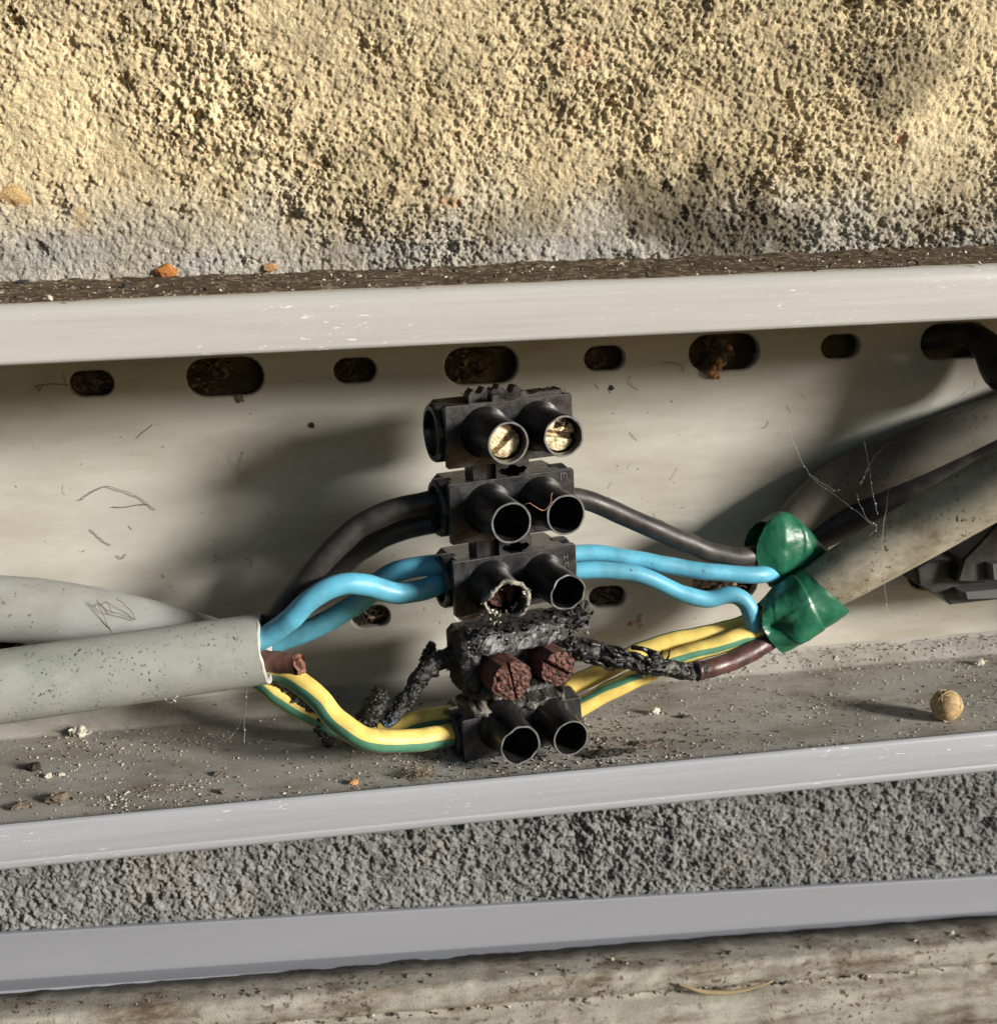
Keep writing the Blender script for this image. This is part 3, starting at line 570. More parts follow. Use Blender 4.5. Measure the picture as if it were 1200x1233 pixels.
def body(k, hv_lo=HV, hv_hi=HV, hood=True):
    mb = MB()
    bevbox(mb, -HU, HU, -hv_lo, hv_hi, -1.1, 0, .16, 0, k, True)                    # front plate
    bevbox(mb, -HU+.35, HU-.35, -hv_lo+.3, hv_hi-.3, -9.2, -1.1, .9, 0, k)    # body behind
    # rounded cable entry hoods at both ends
    for sgn in (-1, 1):
        a = np.linspace(0, 2*math.pi, 20, endpoint=False); rings = []
        for (du, rr) in ((-1.2, 1.0), (.9, 1.0), (1.25, .94), (1.3, .78), (.4, .72), (-2, .7)):
            rings.append([(sgn*(HU-.6+du), math.cos(q)*(hv_lo+hv_hi)/2*.97*rr+(hv_hi-hv_lo)/2, -5.0+math.sin(q)*3.9*rr) for q in a])
        V = L2W(k, np.array(rings).reshape(-1, 3)); F = grid_faces(6, 20)
        mb.add(V, F if sgn < 0 else [tuple(reversed(f)) for f in F])
    return mb
RIM = {}
def barrel_part(parent, k, bu, length=BL, r=BR, tilt=(0, 0), cut=None, rag=.05, seed=0.0, v=BV):
    """hollow screw barrel: flared root, worn rim, open bore"""
    seg = 36; a = np.linspace(0, 2*math.pi, seg, endpoint=False); rings = []
    for (h, rr) in ((-.8, 1.32), (.0, 1.26), (.7, 1.12), (1.8, 1.04), (length*.5, 1.02), (length-.3, 1.0), (length, .985), (length+.02, .90), (length-.35, .86), (length*.55, .84), (.3, .82)):
        ring_ = []
        for q in a:
            hh = h
            if h > 1.9:
                lim = length+rag*math.sin(3*q+seed)+rag*.7*math.sin(8*q+seed*2)
                if cut: lim -= cut[0]*max(0, math.cos(q-cut[1]))**cut[2]
                hh = min(h, lim) if h < length-.01 else lim-(length-h if h <= length else 0)
                if rr < .9 and h < length-.2: hh = min(h, lim-.3)
            ring_.append((bu+math.cos(q)*r*rr+tilt[0]*hh, v+math.sin(q)*r*rr+tilt[1]*hh, hh))
        rings.append(ring_)
    V = L2W(k, np.array(rings).reshape(-1, 3)); F = grid_faces(len(rings), seg); F += [tuple((len(rings)-1)*seg+j for j in range(seg))]
    Mi = [1 if 6*seg <= i < 8*seg-seg*0 and i < 7*seg else 0 for i in range(len(F))]
    RIM['last'] = V[6*seg:7*seg].copy()
    o = mesh('barrel', V, [tuple(f) for f in F], [M['barrel'], M['block_worn']], parent, True, Mi); hsmooth(o, 40); return o
def screw_part(parent, k, bu, h, r, ang, mat_, tilt=(0, 0), rough=.0, seed=0.0, v=BV, slot=.34, label=None, shape=None):
    seg = 64; nr = 22; mb = MB(); V = []; ca, sa = math.cos(ang), math.sin(ang)
    for i in range(nr+1):
        rr = r*i/nr
        for q in np.linspace(0, 2*math.pi, seg, endpoint=False):
            x, y = rr*math.cos(q), rr*math.sin(q); d = abs(-x*sa+y*ca); z = h-(.12*(rr/r)**4)-(1.1 if d < slot else (1.1*max(0, 1-(d-slot)/.12)))
            V.append((x, y, z))
    for q in np.linspace(0, 2*math.pi, seg, endpoint=False): V.append((r*math.cos(q), r*math.sin(q), h-5))
    V = np.array(V)
    if rough:
        f = .55*(fbm3(V*np.array([1, 1, .3]), .32, 4, seed)-.5)+.38*(np.abs(fbm3(V*np.array([1, 1, .4]), .8, 3, seed+5)-.5)*2-.25)-.10*(V[:, 0]**2+V[:, 1]**2)/r**2; V[:, 2] += f*rough*2; V[:, :2] *= (1+.22*rough*(fbm3(V, 1.4, 3, seed+3)-.5)*2)[:, None]
    V = np.stack([bu+V[:, 0]+tilt[0]*V[:, 2], v+V[:, 1]+tilt[1]*V[:, 2], V[:, 2]], 1)
    o = mesh('screw', L2W(k, V), grid_faces(nr+2, seg), mat_, parent, True); hsmooth(o, 50)
    if label: o['label'] = label
    return o
def web_tab(mb, k, vtop, hgt, frontn=-.05):
    """thin joining tab with a keyhole notch above module k"""
    w = 2.55; n0, n1 = frontn-.9, frontn; cu = .1
    hole = [(cu+x, vtop+y) for x, y in ((-2.2, 1.05), (-1.7, 1.45), (-1.0, 1.3), (-.4, 1.75), (.4, 1.75), (1.0, 1.3), (1.7, 1.45), (2.2, 1.05), (1.7, .5), (1.05, .3), (.65, -.3), (0, -.5), (-.65, -.3), (-1.05, .3), (-1.7, .5))]
    lo, hi = vtop-.6, vtop+hgt
    outer_ = []
    for (x, y) in hole:
        dx, dy = x-cu, y-(vtop+.7); s = 1e9
        if abs(dx) > 1e-6: s = min(s, w/abs(dx))
        if dy > 1e-6: s = min(s, (hi-vtop-.7)/dy)
        if dy < -1e-6: s = min(s, (vtop+.7-lo)/-dy)
        outer_.append((cu+dx*s, vtop+.7+dy*s))
    n = len(hole)
    V = [(a, b, n1) for a, b in outer_]+[(a, b, n1) for a, b in hole]+[(a, b, n0) for a, b in hole]+[(a, b, n0) for a, b in outer_]
    F = []
    for i in range(n):
        j = (i+1) % n; F += [(i, n+i, n+j, j), (n+i, 2*n+i, 2*n+j, n+j), (i, j, 3*n+j, 3*n+i)]
    mb.add(L2W(k, V), F)
    bevbox(mb, -5.6, -w+.3, vtop-.4, vtop+hgt+.3, -4.5, -1.2, .2, 0, k)           # recessed side webs
    bevbox(mb, -w+.2, w-.2, vtop-.4, vtop+hgt+.3, -6.5, -4.0, .1, 0, k)
    bevbox(mb, w-.3, 2.9, vtop-.4, vtop+hgt+.3, -4.5, -1.2, .1, 0, k)
# way 1
PITCH = [np.linalg.norm(CW[i]-CW[i+1]) for i in range(4)]
mb = body(0)
# torn joint on the top edge
def torn(mb, k, u0, u1, v0, amp, n0, n1, seed):
    n = 40; us = np.linspace(u0, u1, n); t = v0+amp*(fbm3(np.stack([us*1.0, us*0, us*0], 1), .9, 3, seed)); V = []
    for nn in (n1, n0):
        for i in range(n): V.append((us[i], v0-.6, nn))
        for i in range(n): V.append((us[i], t[i], nn))
    F = []
    for i in range(n-1):
        F += [(i, i+1, n+i+1, n+i), (n+i, n+i+1, 3*n+i+1, 3*n+i), (2*n+i+1, 2*n+i, 3*n+i, 3*n+i+1)]
    F += [(0, n, 3*n, 2*n), (n-1, 3*n-1, 4*n-1, 2*n-1)]
    mb.add(L2W(k, V), F)
tab_ = [(-2.7, -.6), (-2.5, .85), (-1.9, .95), (-1.5, .4), (-.8, .2), (-.4, -.25), (.1, -.4), (.6, -.25), (1.0, .2), (1.7, .45), (2.0, 1.15), (2.6, 1.1), (2.9, -.6)]
V = [(a_, HV+b_, -.03) for a_, b_ in tab_]+[(a_, HV+b_, -.95) for a_, b_ in tab_]; nt_ = len(tab_)
bmt = bmesh.new(); vv = [bmt.verts.new(q) for q in V[:nt_]]; bmesh.ops.triangulate(bmt, faces=[bmt.faces.new(vv[::-1])]); bmt.verts.index_update(); Ft_ = [tuple(q.index for q in f.verts) for f in bmt.faces]; bmt.free()
mb.add(L2W(0, V), Ft_+[(q, (q+1) % nt_, nt_+(q+1) % nt_, nt_+q) for q in range(nt_)])
torn(mb, 0, -5.2, -2.4, HV, 2.8, -4.6, -2.4, 3); torn(mb, 0, -1.8, 2.8, HV, 2.6, -4.6, -2.4, 9)
torn(mb, 0, 3, 8.6, HV, .9, -4.2, -1.4, 12)
way1 = mb.build('terminal_way', [M['block'], M['block_edge']], strip, False); way1['label'] = 'topmost way with two bright slotted brass screws'
barrel_part(way1, 0, BU[0], seed=1); barrel_part(way1, 0, BU[1], seed=2, rag=.12)
screw_part(way1, 0, BU[0], BL-1.6, 2.25, math.radians(38), M['brass'], seed=1, rough=.05)
screw_part(way1, 0, BU[1], BL-1.5, 2.25, math.radians(-12), M['brass'], seed=3, rough=.12, label='corroded brass screw with a rusty corner')
mb = MB(); g = random.Random(8)
for q in range(34): shard(mb, L2W(0, (BU[1]+.55+g.gauss(0, .55), BV+1.15+g.gauss(0, .5), BL-1.35+g.uniform(-.1, .2)))[0], g.uniform(.12, .42), g, g.choice([0, 0, 1]))
mb.build('corrosion', [M['grain_dark'], M['rust']], way1, False)
# way 2, 3
mb = body(1); web_tab(mb, 1, HV, PITCH[0]-2*HV+.2); way2 = mb.build('terminal_way', [M['block'], M['block_edge']], strip, False); way2['label'] = 'second way gripping the black wires'
barrel_part(way2, 1, BU[0], seed=3, rag=.08); barrel_part(way2, 1, BU[1], seed=4, rag=.06)
mb = body(2, 3.9, HV); web_tab(mb, 2, HV, PITCH[1]-2*HV+.2); way3 = mb.build('terminal_way', [M['block'], M['block_edge']], strip, False); way3['label'] = 'third way gripping the blue wires, lower edge melted'
barrel_part(way3, 2, BU[0]-.1, length=7.4, seed=5, rag=.22, cut=(3.6, math.radians(-125), 1.0), tilt=(-.03, -.05))
rimP = np.vstack([RIM['last'], RIM['last'][:3]]); rimP = rimP+(np.stack([fbm3(rimP, .9, 3, q) for q in range(3)], 1)-.5)*.8
mb = MB(); tube(mb, rimP, .26+.5*np.clip(fbm3(rimP, 1.3, 3, 5)-.42, 0, 1), 10, lump=.3, cell=.6)
for q in range(120):
    i_ = random.randrange(len(rimP)); shard(mb, rimP[i_]+np.array([random.gauss(0, .22) for _ in range(3)]), random.uniform(.08, .28), random)
mb.build('ash_rim', M['ash'], way3, True)
barrel_part(way3, 2, BU[1], seed=6, rag=.2, cut=(1.0, math.radians(-100), 2), r=2.72)
screw_part(way3, 2, BU[0]-.1, 4.2, 2.1, math.radians(-70), M['rust'], rough=.3, seed=7, label='rusty copper coloured screw in the melted barrel')
# raised emblem-like mould marks beside the right barrel of ways 2 and 3
mb = MB()
for (u, v, w, h) in ((7.4, 2.9, .1, 1.1), (8.3, 2.9, .1, 1.1), (7.4, 3.9, 1.0, .1), (7.85, 3.2, .1, .8)): bevbox(mb, u, u+w, v, v+h, -.02, .1, .02, 0, 1)
mb.build('moulded_mark', M['block_worn'], way2, False)
mb = MB()
for (u, v, w, h) in ((7.5, 2.2, .1, .9), (7.5, 2.6, .7, .1), (8.1, 2.2, .1, .9), (7.7, 1.0, .1, .8), (7.7, 1.7, .7, .1), (8.2, .9, .1, .9)): bevbox(mb, u, u+w, v, v+h, -.02, .1, .02, 0, 2)
mb.build('moulded_mark', M['block_worn'], way3, False)
# way 4: burnt out
def crust(name, parent, k, us, vs, hfun, amp, cell, seed, ash, cols, nb=-4.6, res=.16, label=None):
    nu, nv = int((us[1]-us[0])/res), int((vs[1]-vs[0])/res); U, W = np.meshgrid(np.linspace(*us, nu), np.linspace(*vs, nv)); P = np.stack([U, W, 0*U], -1).reshape(-1, 3)
    h = hfun(U, W)+((fbm3(P, cell, 4, seed)-.5)*2*amp).reshape(U.shape)
    eu = np.minimum(U-us[0], us[1]-U); ev = np.minimum(W-vs[0], vs[1]-W); e = np.minimum(eu, ev)+(fbm3(P, 1.3, 3, seed+4).reshape(U.shape)-.5)*1.0
    h = np.where(e < 1.3, h-(np.clip(1.3-e, 0, 1.3)/1.3)**1.6*(h-nb), h)
    Wd = fbm3(P, 1.0, 3, seed+8).reshape(U.shape)-.5; Ud = fbm3(P, 1.0, 3, seed+12).reshape(U.shape)-.5
    Q = np.stack([U+Ud*.9, W+Wd*.9, h], -1).reshape(-1, 3)
    c = np.array(cols[0])*(.5+1.1*fbm3(P, .35, 3, seed))[:, None]
    w = np.clip((fbm3(P, .9, 4, seed+20)-.52)*7, 0, 1)*ash(U, W).ravel(); w = w[:, None]; c = c*(1-w)+np.array(cols[1])*w*(.6+.8*fbm3(P, .3, 2, seed+1))[:, None]
    i = (np.arange(nv-1)[:, None]*nu+np.arange(nu-1)[None]).ravel()
    o = mesh(name, L2W(k, Q), np.stack([i, i+1, i+nu+1, i+nu], 1), M['char'], parent, True, None, c)
    if label: o['label'] = label
    return o
mb = MB(); bevbox(mb, -8.4, 8.4, -4.6, 3.8, -9.0, -5.0, .9, 0, 3); way4 = mb.build('terminal_way', M['block'], strip, False); way4['label'] = 'fourth way burnt open to two rusty red screws'
def h4(U, W):
    sm = lambda x: 1/(1+np.exp(-x)); ridge = 2.6*sm((W-1.0)/.22)*sm((5.2-W)/.3)*(.75+.25*sm((7.5-U)/.6)); low = -2.6+1.9*np.exp(-((W+4.5)/.9)**2)
    return ridge+low
def rough_box(mb, cols, k, u, v, nn, amp, cell, seed, base, ash_amt, res=.28):
    """solid slab with every face finely broken up"""
    lo = np.array([u[0], v[0], nn[0]]); hi = np.array([u[1], v[1], nn[1]]); cen = (lo+hi)/2; out = []
    for ax in range(3):
        a_, b_ = [q for q in range(3) if q != ax]
        na, nb_ = max(3, int((hi[a_]-lo[a_])/res)), max(3, int((hi[b_]-lo[b_])/res))
        for side in (0, 1):
            A_, B_ = np.meshgrid(np.linspace(lo[a_], hi[a_], na), np.linspace(lo[b_], hi[b_], nb_)); Q = np.zeros((na*nb_, 3)); Q[:, a_] = A_.ravel(); Q[:, b_] = B_.ravel(); Q[:, ax] = hi[ax] if side else lo[ax]
            h_ = (hi-lo)/2; d_ = (Q-cen)/h_; d_ = d_/np.maximum(1, (np.abs(d_)**6).sum(1)**(1/6))[:, None]; Q = cen+d_*h_
            W = np.stack([fbm3(Q, cell, 4, seed+q*2.3)-.5 for q in range(3)], 1)*2*amp+np.stack([fbm3(Q, .45, 3, seed+q*1.7+9)-.5 for q in range(3)], 1)*.55
            c = np.array(base)*(.5+1.1*fbm3(Q, .4, 3, seed))[:, None]
            w = (np.clip((.42*fbm3(Q, 1.6, 3, seed+20)+.58*fbm3(Q, .30, 3, seed+25)-.53)*11, 0, 1)*ash_amt*np.clip((Q[:, 2]-nn[1]+2.2)/1.6, 0, 1))[:, None]
            c = c*(1-w)+np.array([.30, .30, .315])*w*(.5+.9*fbm3(Q, .3, 2, seed+1))[:, None]
            i = (np.arange(nb_-1)[:, None]*na+np.arange(na-1)[None]).ravel(); F = np.stack([i, i+1, i+na+1, i+na], 1)
            flip = (side == 1) != (ax == 1)
            mb.add(L2W(k, Q+W), [tuple(f) for f in (F if flip else F[:, ::-1])]); cols.append(c)
mb = MB(); cols = []
rough_box(mb, cols, 3, (-7.6, 8.2), (.9, 4.5), (-7.5, .1), .42, 1.5, 21, (.020, .020, .023), .85)
rough_box(mb, cols, 3, (-8.8, -5.6), (-5.2, 4.0), (-7.5, -.9), .6, 1.3, 24, (0.011, 0.010, 0.010), .25)
rough_box(mb, cols, 3, (-8.6, 9.0), (-5.4, 1.4), (-8.6, -2.4), .7, 1.4, 28, (0.010, 0.009, 0.009), .35)
rough_box(mb, cols, 3, (-7.6, 7.6), (-6.0, -4.2), (-6.0, -.2), .65, 1.1, 33, (0.015, 0.014, 0.013), .8)
rough_box(mb, cols, 3, (6.4, 12.2), (2.0, 4.8), (-6.5, -.9), .8, 1.2, 37, (0.014, 0.013, 0.013), .5)
o = mb.build('burnt_crust', M['char'], way4, True, np.concatenate(cols)); hsmooth(o, 50)
screw_part(way4, 3, -2.9, 3.6, 3.05, math.radians(100), M['rust'], rough=.75, seed=31, v=-1.9, slot=.02, tilt=(.06, .0), label='rusty red burnt screw, larger and darker')
screw_part(way4, 3, 4.7, 3.4, 2.7, math.radians(-35), M['rust'], rough=.75, seed=37, v=-1.6, slot=.14, tilt=(.05, .0), label='rusty red burnt screw with a crooked slot')
# shards of char standing proud round the burnt way
mb = MB(); g = random.Random(12)
for q in range(230):
    u = g.uniform(-8, 11.5); v = g.choice([g.uniform(2.4, 5.4), g.uniform(2.8, 5.2), g.uniform(-5.8, -3.6)]); 
    if u > 8: v = g.uniform(.5, 5.6)
    shard(mb, L2W(3, (u, v, g.uniform(-2.0, .3)))[0], g.uniform(.2, .7), g, g.choice([0, 0, 0, 0, 1]))
for q in range(9): shard(mb, L2W(3, (g.uniform(7.5, 12.5), g.uniform(4.2, 6.2), g.uniform(-4, 0)))[0], g.uniform(.7, 1.3), g, 0)
o = mb.build('charred_flakes', [M['grain_dark'], M['block_worn']], way4, False); o['kind'] = 'stuff'
# ash bead hanging from the melted barrel of way 3
mb = MB(); g = random.Random(3)
for q in range(60):
    a_ = g.uniform(-2.9, .6); rr = 2.6+g.uniform(-.3, .3); h_ = 4.6+1.9*(math.sin(a_)+1)+g.uniform(-.5, .5)
    shard(mb, L2W(2, (BU[0]-.3+math.cos(a_)*rr, BV-.3+math.sin(a_)*rr, h_))[0], g.uniform(.15, .45), g, 0 if g.random() < .75 else 1)
for q in range(34): shard(mb, L2W(2, (BU[0]-.9+g.gauss(0, .45), -2.3-q*.075, 4.6-q*.07+g.gauss(0, .3)))[0], g.uniform(.2, .5), g, 0 if g.random() < .7 else 1)
o = mb.build('ash_bead', [M['grain_pale'], M['grain_dark']], way3, True); o['kind'] = 'stuff'
# way 5
mb = body(4, HV, 3.4); way5 = mb.build('terminal_way', [M['block'], M['block_edge']], strip, False); way5['label'] = 'lowest way gripping the green and yellow wires'
barrel_part(way5, 4, BU[0]+.55, length=6.9, seed=8, rag=.2, r=3.05, v=1.2); barrel_part(way5, 4, BU[1]+.45, length=6.9, seed=9, rag=.05, v=.6, r=2.8)
crust('burnt_crust', way5, 4, (-9.0, 8.0), (2.2, 5.6), lambda U, W: .2+.5*np.sin(U*.9), .8, 1.2, 41, lambda U, W: .55+.0*U, [(.03, .028, .027), (.36, .33, .27)])
# fine copper strand across the second way
mb = MB(); P = spline(np.concatenate([L2W(1, q) for q in ((-1.9, 2.6, 8.95), (-1.3, 2.75, 9.1), (-.5, 2.2, 9.1), (.5, 1.5, 9.1), (1.2, 1.6, 9.1), (1.9, 2.5, 9.1), (2.0, 3.2, 9.0), (2.3, 3.7, 8.8))]), 40)
tube(mb, P, .065, 6); o = mb.build('copper_strand', M['copper'], None); tag(o, 'single loose copper strand lying across the barrels of the second black terminal', 'wire strand')
# burnt left wire, still held in way 4, broken off at its lower end
bw = charred('burnt_wire', [(585, 780, -19), (552, 789, -20), (525, 800, -21), (503, 818, -22), (488, 842, -23), (474, 862, -24), (464, 874, -24.5)], 23, None, None, .55, 1.5, 11.0, (1.25, 1.15, 1.05, .95, .85, .75, .55), ash=.35, blue=.9)
tag(bw, 'charred wire end bending down from the burnt terminal, bluish at its broken tip', 'burnt wire')
ch = charred('charred_scrap', [(440, 872, -23), (447, 858, -23.5), (455, 842, -24), (458, 828, -24)], 25, None, None, .7, 1.0, 15.0, (.9, 1.1, .9, .6), n=60, ash=.2)
tag(ch, 'upright scrap of charred insulation just above the bend of the yellow wire', 'charred scrap')
ch = charred('charred_scrap', [(514, 800, -14), (519, 785, -14), (521, 774, -14)], 18, None, None, .5, .9, 18.0, (1, 1, .5), n=40, ash=.1)
tag(ch, 'small black charred scrap poking up behind the burnt left wire', 'charred scrap')
ch = charred('charred_scrap', [(782, 806, -23), (785, 795, -23.5), (788, 785, -23.5)], 14, None, None, .5, .9, 22.0, (1, 1, .7), n=40, ash=.1)
tag(ch, 'tiny black stub standing on the charred wire right of the burnt terminal', 'charred scrap')

# ------------------------------------------------------------------ black clip and black cable at the right edge
clip = thing('connector', 'black plastic connector at the right edge below the dusty cable', 'connector', at(1160, 690, -12))
def px_prism(mb, pts, Yf, Yb, m=0):
    V = [at(x, y, Yf) for x, y in pts]; n = len(V); Vb = [v+np.array([0, Yb-Yf, 0]) for v in V]; cen = np.mean(V, axis=0)
    Vi = [v+(cen-v)*.06+np.array([0, -.5, 0]) for v in V]
    F = [tuple(range(n-1, -1, -1))]; W = V+Vb
    W = Vi+V+Vb; F = [tuple(range(n))]+[(q*n+j, q*n+n+j, q*n+n+(j+1) % n, q*n+(j+1) % n) for q in (0, 1) for j in range(n)]
    mb.add(W, F, m); return mb
mb = MB(); px_prism(mb, [(1100, 683), (1112, 676), (1160, 672), (1290, 650), (1290, 712), (1143, 728), (1134, 718), (1118, 712), (1103, 703)], -11, -2); mb.build('housing', M['clip'], clip, False)
mb = MB(); px_prism(mb, [(1158, 673), (1176, 655), (1200, 628), (1260, 600), (1260, 690), (1186, 702), (1150, 700)], -13.5, -7); mb.build('latch', M['clip'], clip, False)
mb = MB(); px_prism(mb, [(1157, 712), (1285, 700), (1285, 716), (1159, 721)], -14.0, -10); mb.build('rib', M['clip_grey'], clip, False)
mb = MB(); px_prism(mb, [(1190, 678), (1285, 668), (1285, 690), (1192, 698)], -15.0, -12); mb.build('rib', M['clip_grey'], clip, False)
cabG = thing('black_cable', 'black cable lying in the dark gap between the two grey cables at the right', 'cable', at(1080, 610, -4))
mb = MB(); P = px_path([(955, 655, -5), (1000, 632, -5), (1080, 600, -5.5), (1160, 565, -6.5), (1240, 530, -8), (1400, 470, -10)], 50); tube(mb, P, 3.3, 24, lump=.05, cell=3); mb.build('sheath', M['black_wire'], cabG)
cabB = thing('black_cable', 'thick black cable coming out of the last upper slot at the right edge', 'cable', at(1190, 405, -3))
def sunward(px, py, Y): return at(px, py, 0)+SUN*(Y/SUN[1])  # aims the cable's unseen outer loop so it throws a shadow streak on the panel
mb = MB(); P = spline([at(1105, 410, 2.2), at(1138, 405, .6), at(1168, 404, -2.2), at(1190, 420, -5), at(1216, 452, -9), sunward(1020, 480, -19), sunward(990, 545, -25), sunward(960, 640, -32), np.array([235., -34, -40])], 70); tube(mb, P, np.interp(np.linspace(0, 1, 70), [0, .25, .5, 1], [1.7, 2.0, 3.2, 4.2]), 24, lump=.06, cell=2); mb.build('sheath', M['black_wire'], cabB)

# ------------------------------------------------------------------ debris
mb = MB(); g = random.Random(21)
def octa(mb, P, r, m, sq=.7):
    V = np.array([(1, 0, 0), (0, 1, 0), (-1, 0, 0), (0, -1, 0), (0, 0, 1), (0, 0, -1)], float)*np.array([g.uniform(.6, 1.4), g.uniform(.6, 1.4), sq*g.uniform(.6, 1.2)])*r
    c, s = math.cos(g.random()*6.28), math.sin(g.random()*6.28); R = np.array([[c, -s, 0], [s, c, 0], [0, 0, 1]]); R = np.array(Matrix.Rotation(g.random()*6.28, 3, 'Z') @ Matrix.Rotation(g.uniform(-.4, .4), 3, 'X'))
    mb.add(V @ R.T+np.asarray(P), [(0, 1, 4), (1, 2, 4), (2, 3, 4), (3, 0, 4), (1, 0, 5), (2, 1, 5), (3, 2, 5), (0, 3, 5)], m)
cl = [(g.uniform(-30, 150), g.uniform(-32, -4), g.uniform(2, 7)) for _ in range(26)]
for k in range(8500):
    if g.random() < .45: c = g.choice(cl); x, y = g.gauss(c[0], c[2]), g.gauss(c[1], c[2]*.45)
    else: x = -40+220*g.random()**.85; y = g.uniform(-32.8, -3.2)
    if not (-33 < y < -.6): continue
    z = ZF if y < -3.4 else ZF+(3.4+y)*.9
    r = .06+.20*g.random()**4; mcol = g.choices([0, 1, 2], [.62, .33, .05])[0]
    octa(mb, (x, y, z+r*.35), r, mcol)
for k in range(900):                                # the drift of pale dust along the back corner, right
    x = g.uniform(95, 175); y = -g.expovariate(.5)-.4
    if y < -8: continue
    z = ZF if y < -3.4 else ZF+(3.4+y)*.9; octa(mb, (x, y, z+.05), .08+.2*g.random()**2, g.choices([0, 1], [.75, .25])[0])
for k in range(1700):                                # soot and char crumbs dropped round the burnt terminal
    x, y = g.gauss(66, 13), g.gauss(-24, 5)
    if not -32.6 < y < -4: continue
    shard(mb, (x, y, ZF+.06), .06+.34*g.random()**4, g, 2 if g.random() < .8 else 1, .3)
for k in range(700):                                # grit gathered against the lip
    x = g.uniform(-40, 170); y = -32.9+g.expovariate(.9); octa(mb, (x, min(y, -20), ZF+.05), .06+.2*g.random()**3, g.choices([0, 1, 2], [.4, .5, .1])[0])
o = mb.build('floor_dust', [M['grain_pale'], M['grain_brown'], M['grain_dark']], None, False)
tag(o, 'pale dust and grit scattered over the trunking floor', 'dust', None, 'stuff')
mb = MB()
for k in range(420):                                # specks stuck to the back panel and lips
    x = g.uniform(-30, 170); z = g.uniform(-50, 12); r = .06+.22*g.random()**4
    octa(mb, (x, -.03, z), r, g.choices([0, 1, 2], [.2, .6, .2])[0], .3)
for k in range(110):                                # short hairs and scuffs clinging to the back panel
    a_ = np.array([g.uniform(-25, 160), -.06, g.uniform(-48, 11)]); t_ = g.uniform(0, 3.1); ln = .4+2.6*g.random()**3; d_ = np.array([math.cos(t_), 0, math.sin(t_)])*ln
    tube(mb, spline([a_, a_+d_*.5+np.array([g.gauss(0, .3), -.08, g.gauss(0, .3)])*ln*.5, a_+d_+np.array([g.gauss(0, .3), 0, g.gauss(0, .3)])*ln*.5], 8), g.uniform(.015, .04), 4, m=g.choice([1, 1, 2, 0]))
for k in range(1500):                                # loose soil crumbs on the top edge
    shard(mb, (g.uniform(-40, 180), -34.0+35*g.random()**.8, ZTOP+.25+.15*g.random()), .08+.45*g.random()**3, g, g.choices([0, 1, 2], [.12, .68, .2])[0], .5)
for k in range(700):
    x = g.uniform(-30, 170); r = .08+.22*g.random()**3; octa(mb, (x, g.uniform(-33, 1), ZTOP+.1+r*.6), r, g.choices([0, 1], [.6, .4])[0])
o = mb.build('trunking_specks', [M['grain_pale'], M['grain_brown'], M['grain_dark']], None, False)
tag(o, 'tiny dirt specks stuck on the trunking back and top edge', 'specks', None, 'stuff')

def crumb(px, py, wpx, mat_, label, sq=(1.2, .9, .8), amp=.5, Z=None, Y=None, sub=2, seed=None, name='crumb', cat='crumb'):
    P = atz(px, py, ZF if Z is None else Z) if Y is None else at(px, py, Y); r = wpx*mmpx(P)/2
    mb = MB(); g = random.Random(px*7+py); lump(mb, P+np.array([0, 0, r*.35*sq[2] if Y is None else 0]), r*.72, seed or px*.013, min(.95, amp+.2), 3, 0, sq)
    mb.V[0] = mb.V[0]+(fbm3(mb.V[0], r*.5, 3, px)-.5)[:, None]*r*.5*np.array([1, .4 if Y is not None else 1, 1])
    for q in range(5+int(amp*10)): shard(mb, P+np.array([g.gauss(0, .45)*sq[0], g.gauss(0, .3 if Y is None else .05)*sq[1], (abs(g.gauss(.3, .25))*sq[2] if Y is None else g.gauss(0, .4)*sq[2])])*r, r*g.uniform(.15, .4), g)
    return tag(mb.build(name, mat_, None, False), label, cat)
crumb(41, 926, 20, M['grain_dark'], 'dark brown crumb near the left edge of the trunking floor')
crumb(58, 936, 11, M['grain_pale'], 'small white chip just right of the dark brown crumb', name='paint_chip', cat='chip')
crumb(74, 934, 9, M['grain_pale'], 'white chip furthest right beside the dark brown crumb', name='paint_chip', cat='chip')
crumb(96, 886, 21, M['grain_pale'], 'lumpy tan crumb on the floor under the speckled cable', sq=(1.2, .9, 1), amp=.7)
crumb(70, 964, 24, M['grain_brown'], 'ragged brown clump by the front lip at the left', sq=(1.5, .9, .7), amp=.8)
crumb(22, 973, 22, M['grain_brown'], 'flat brown crumb lying closest to the lower left lip', sq=(1.5, .9, .5), amp=.7)
crumb(262, 933, 14, M['grain_brown'], 'brown flake lying alone mid floor below the cut cable end', sq=(1.5, .8, .5), amp=.6)
crumb(268, 955, 13, M['grain_brown'], 'small brown grain near the lip below the cut cable end', amp=.5)
crumb(425, 944, 13, M['grain_orange'], 'orange crumb near the lip left of the terminal strip')
Pf = atz(505, 936, ZF); mb = MB(); g = random.Random(77)
for k in range(70):
    a_ = Pf+np.array([g.gauss(0, 1.0), g.gauss(0, .6), abs(g.gauss(.5, .45))]); b_ = a_+np.array([g.gauss(0, .9), g.gauss(0, .7), g.gauss(0, .5)]); tube(mb, spline([a_, (a_+b_)/2+np.array([g.gauss(0, .3), g.gauss(0, .3), .2]), b_], 7), g.uniform(.025, .05), 4, m=0 if g.random() < .6 else 2)
for k in range(60): shard(mb, Pf+np.array([g.gauss(0, .9), g.gauss(0, .6), abs(g.gauss(.4, .4))]), g.uniform(.1, .35), g, g.choice([1, 1, 3]))
tag(mb.build('fluff_clump', [M['hair'], M['grain_brown'], M['fibre_dull'], M['grain_pale']], None, False), 'fuzzy grey brown fluff clump beside the lowest terminal', 'fluff')
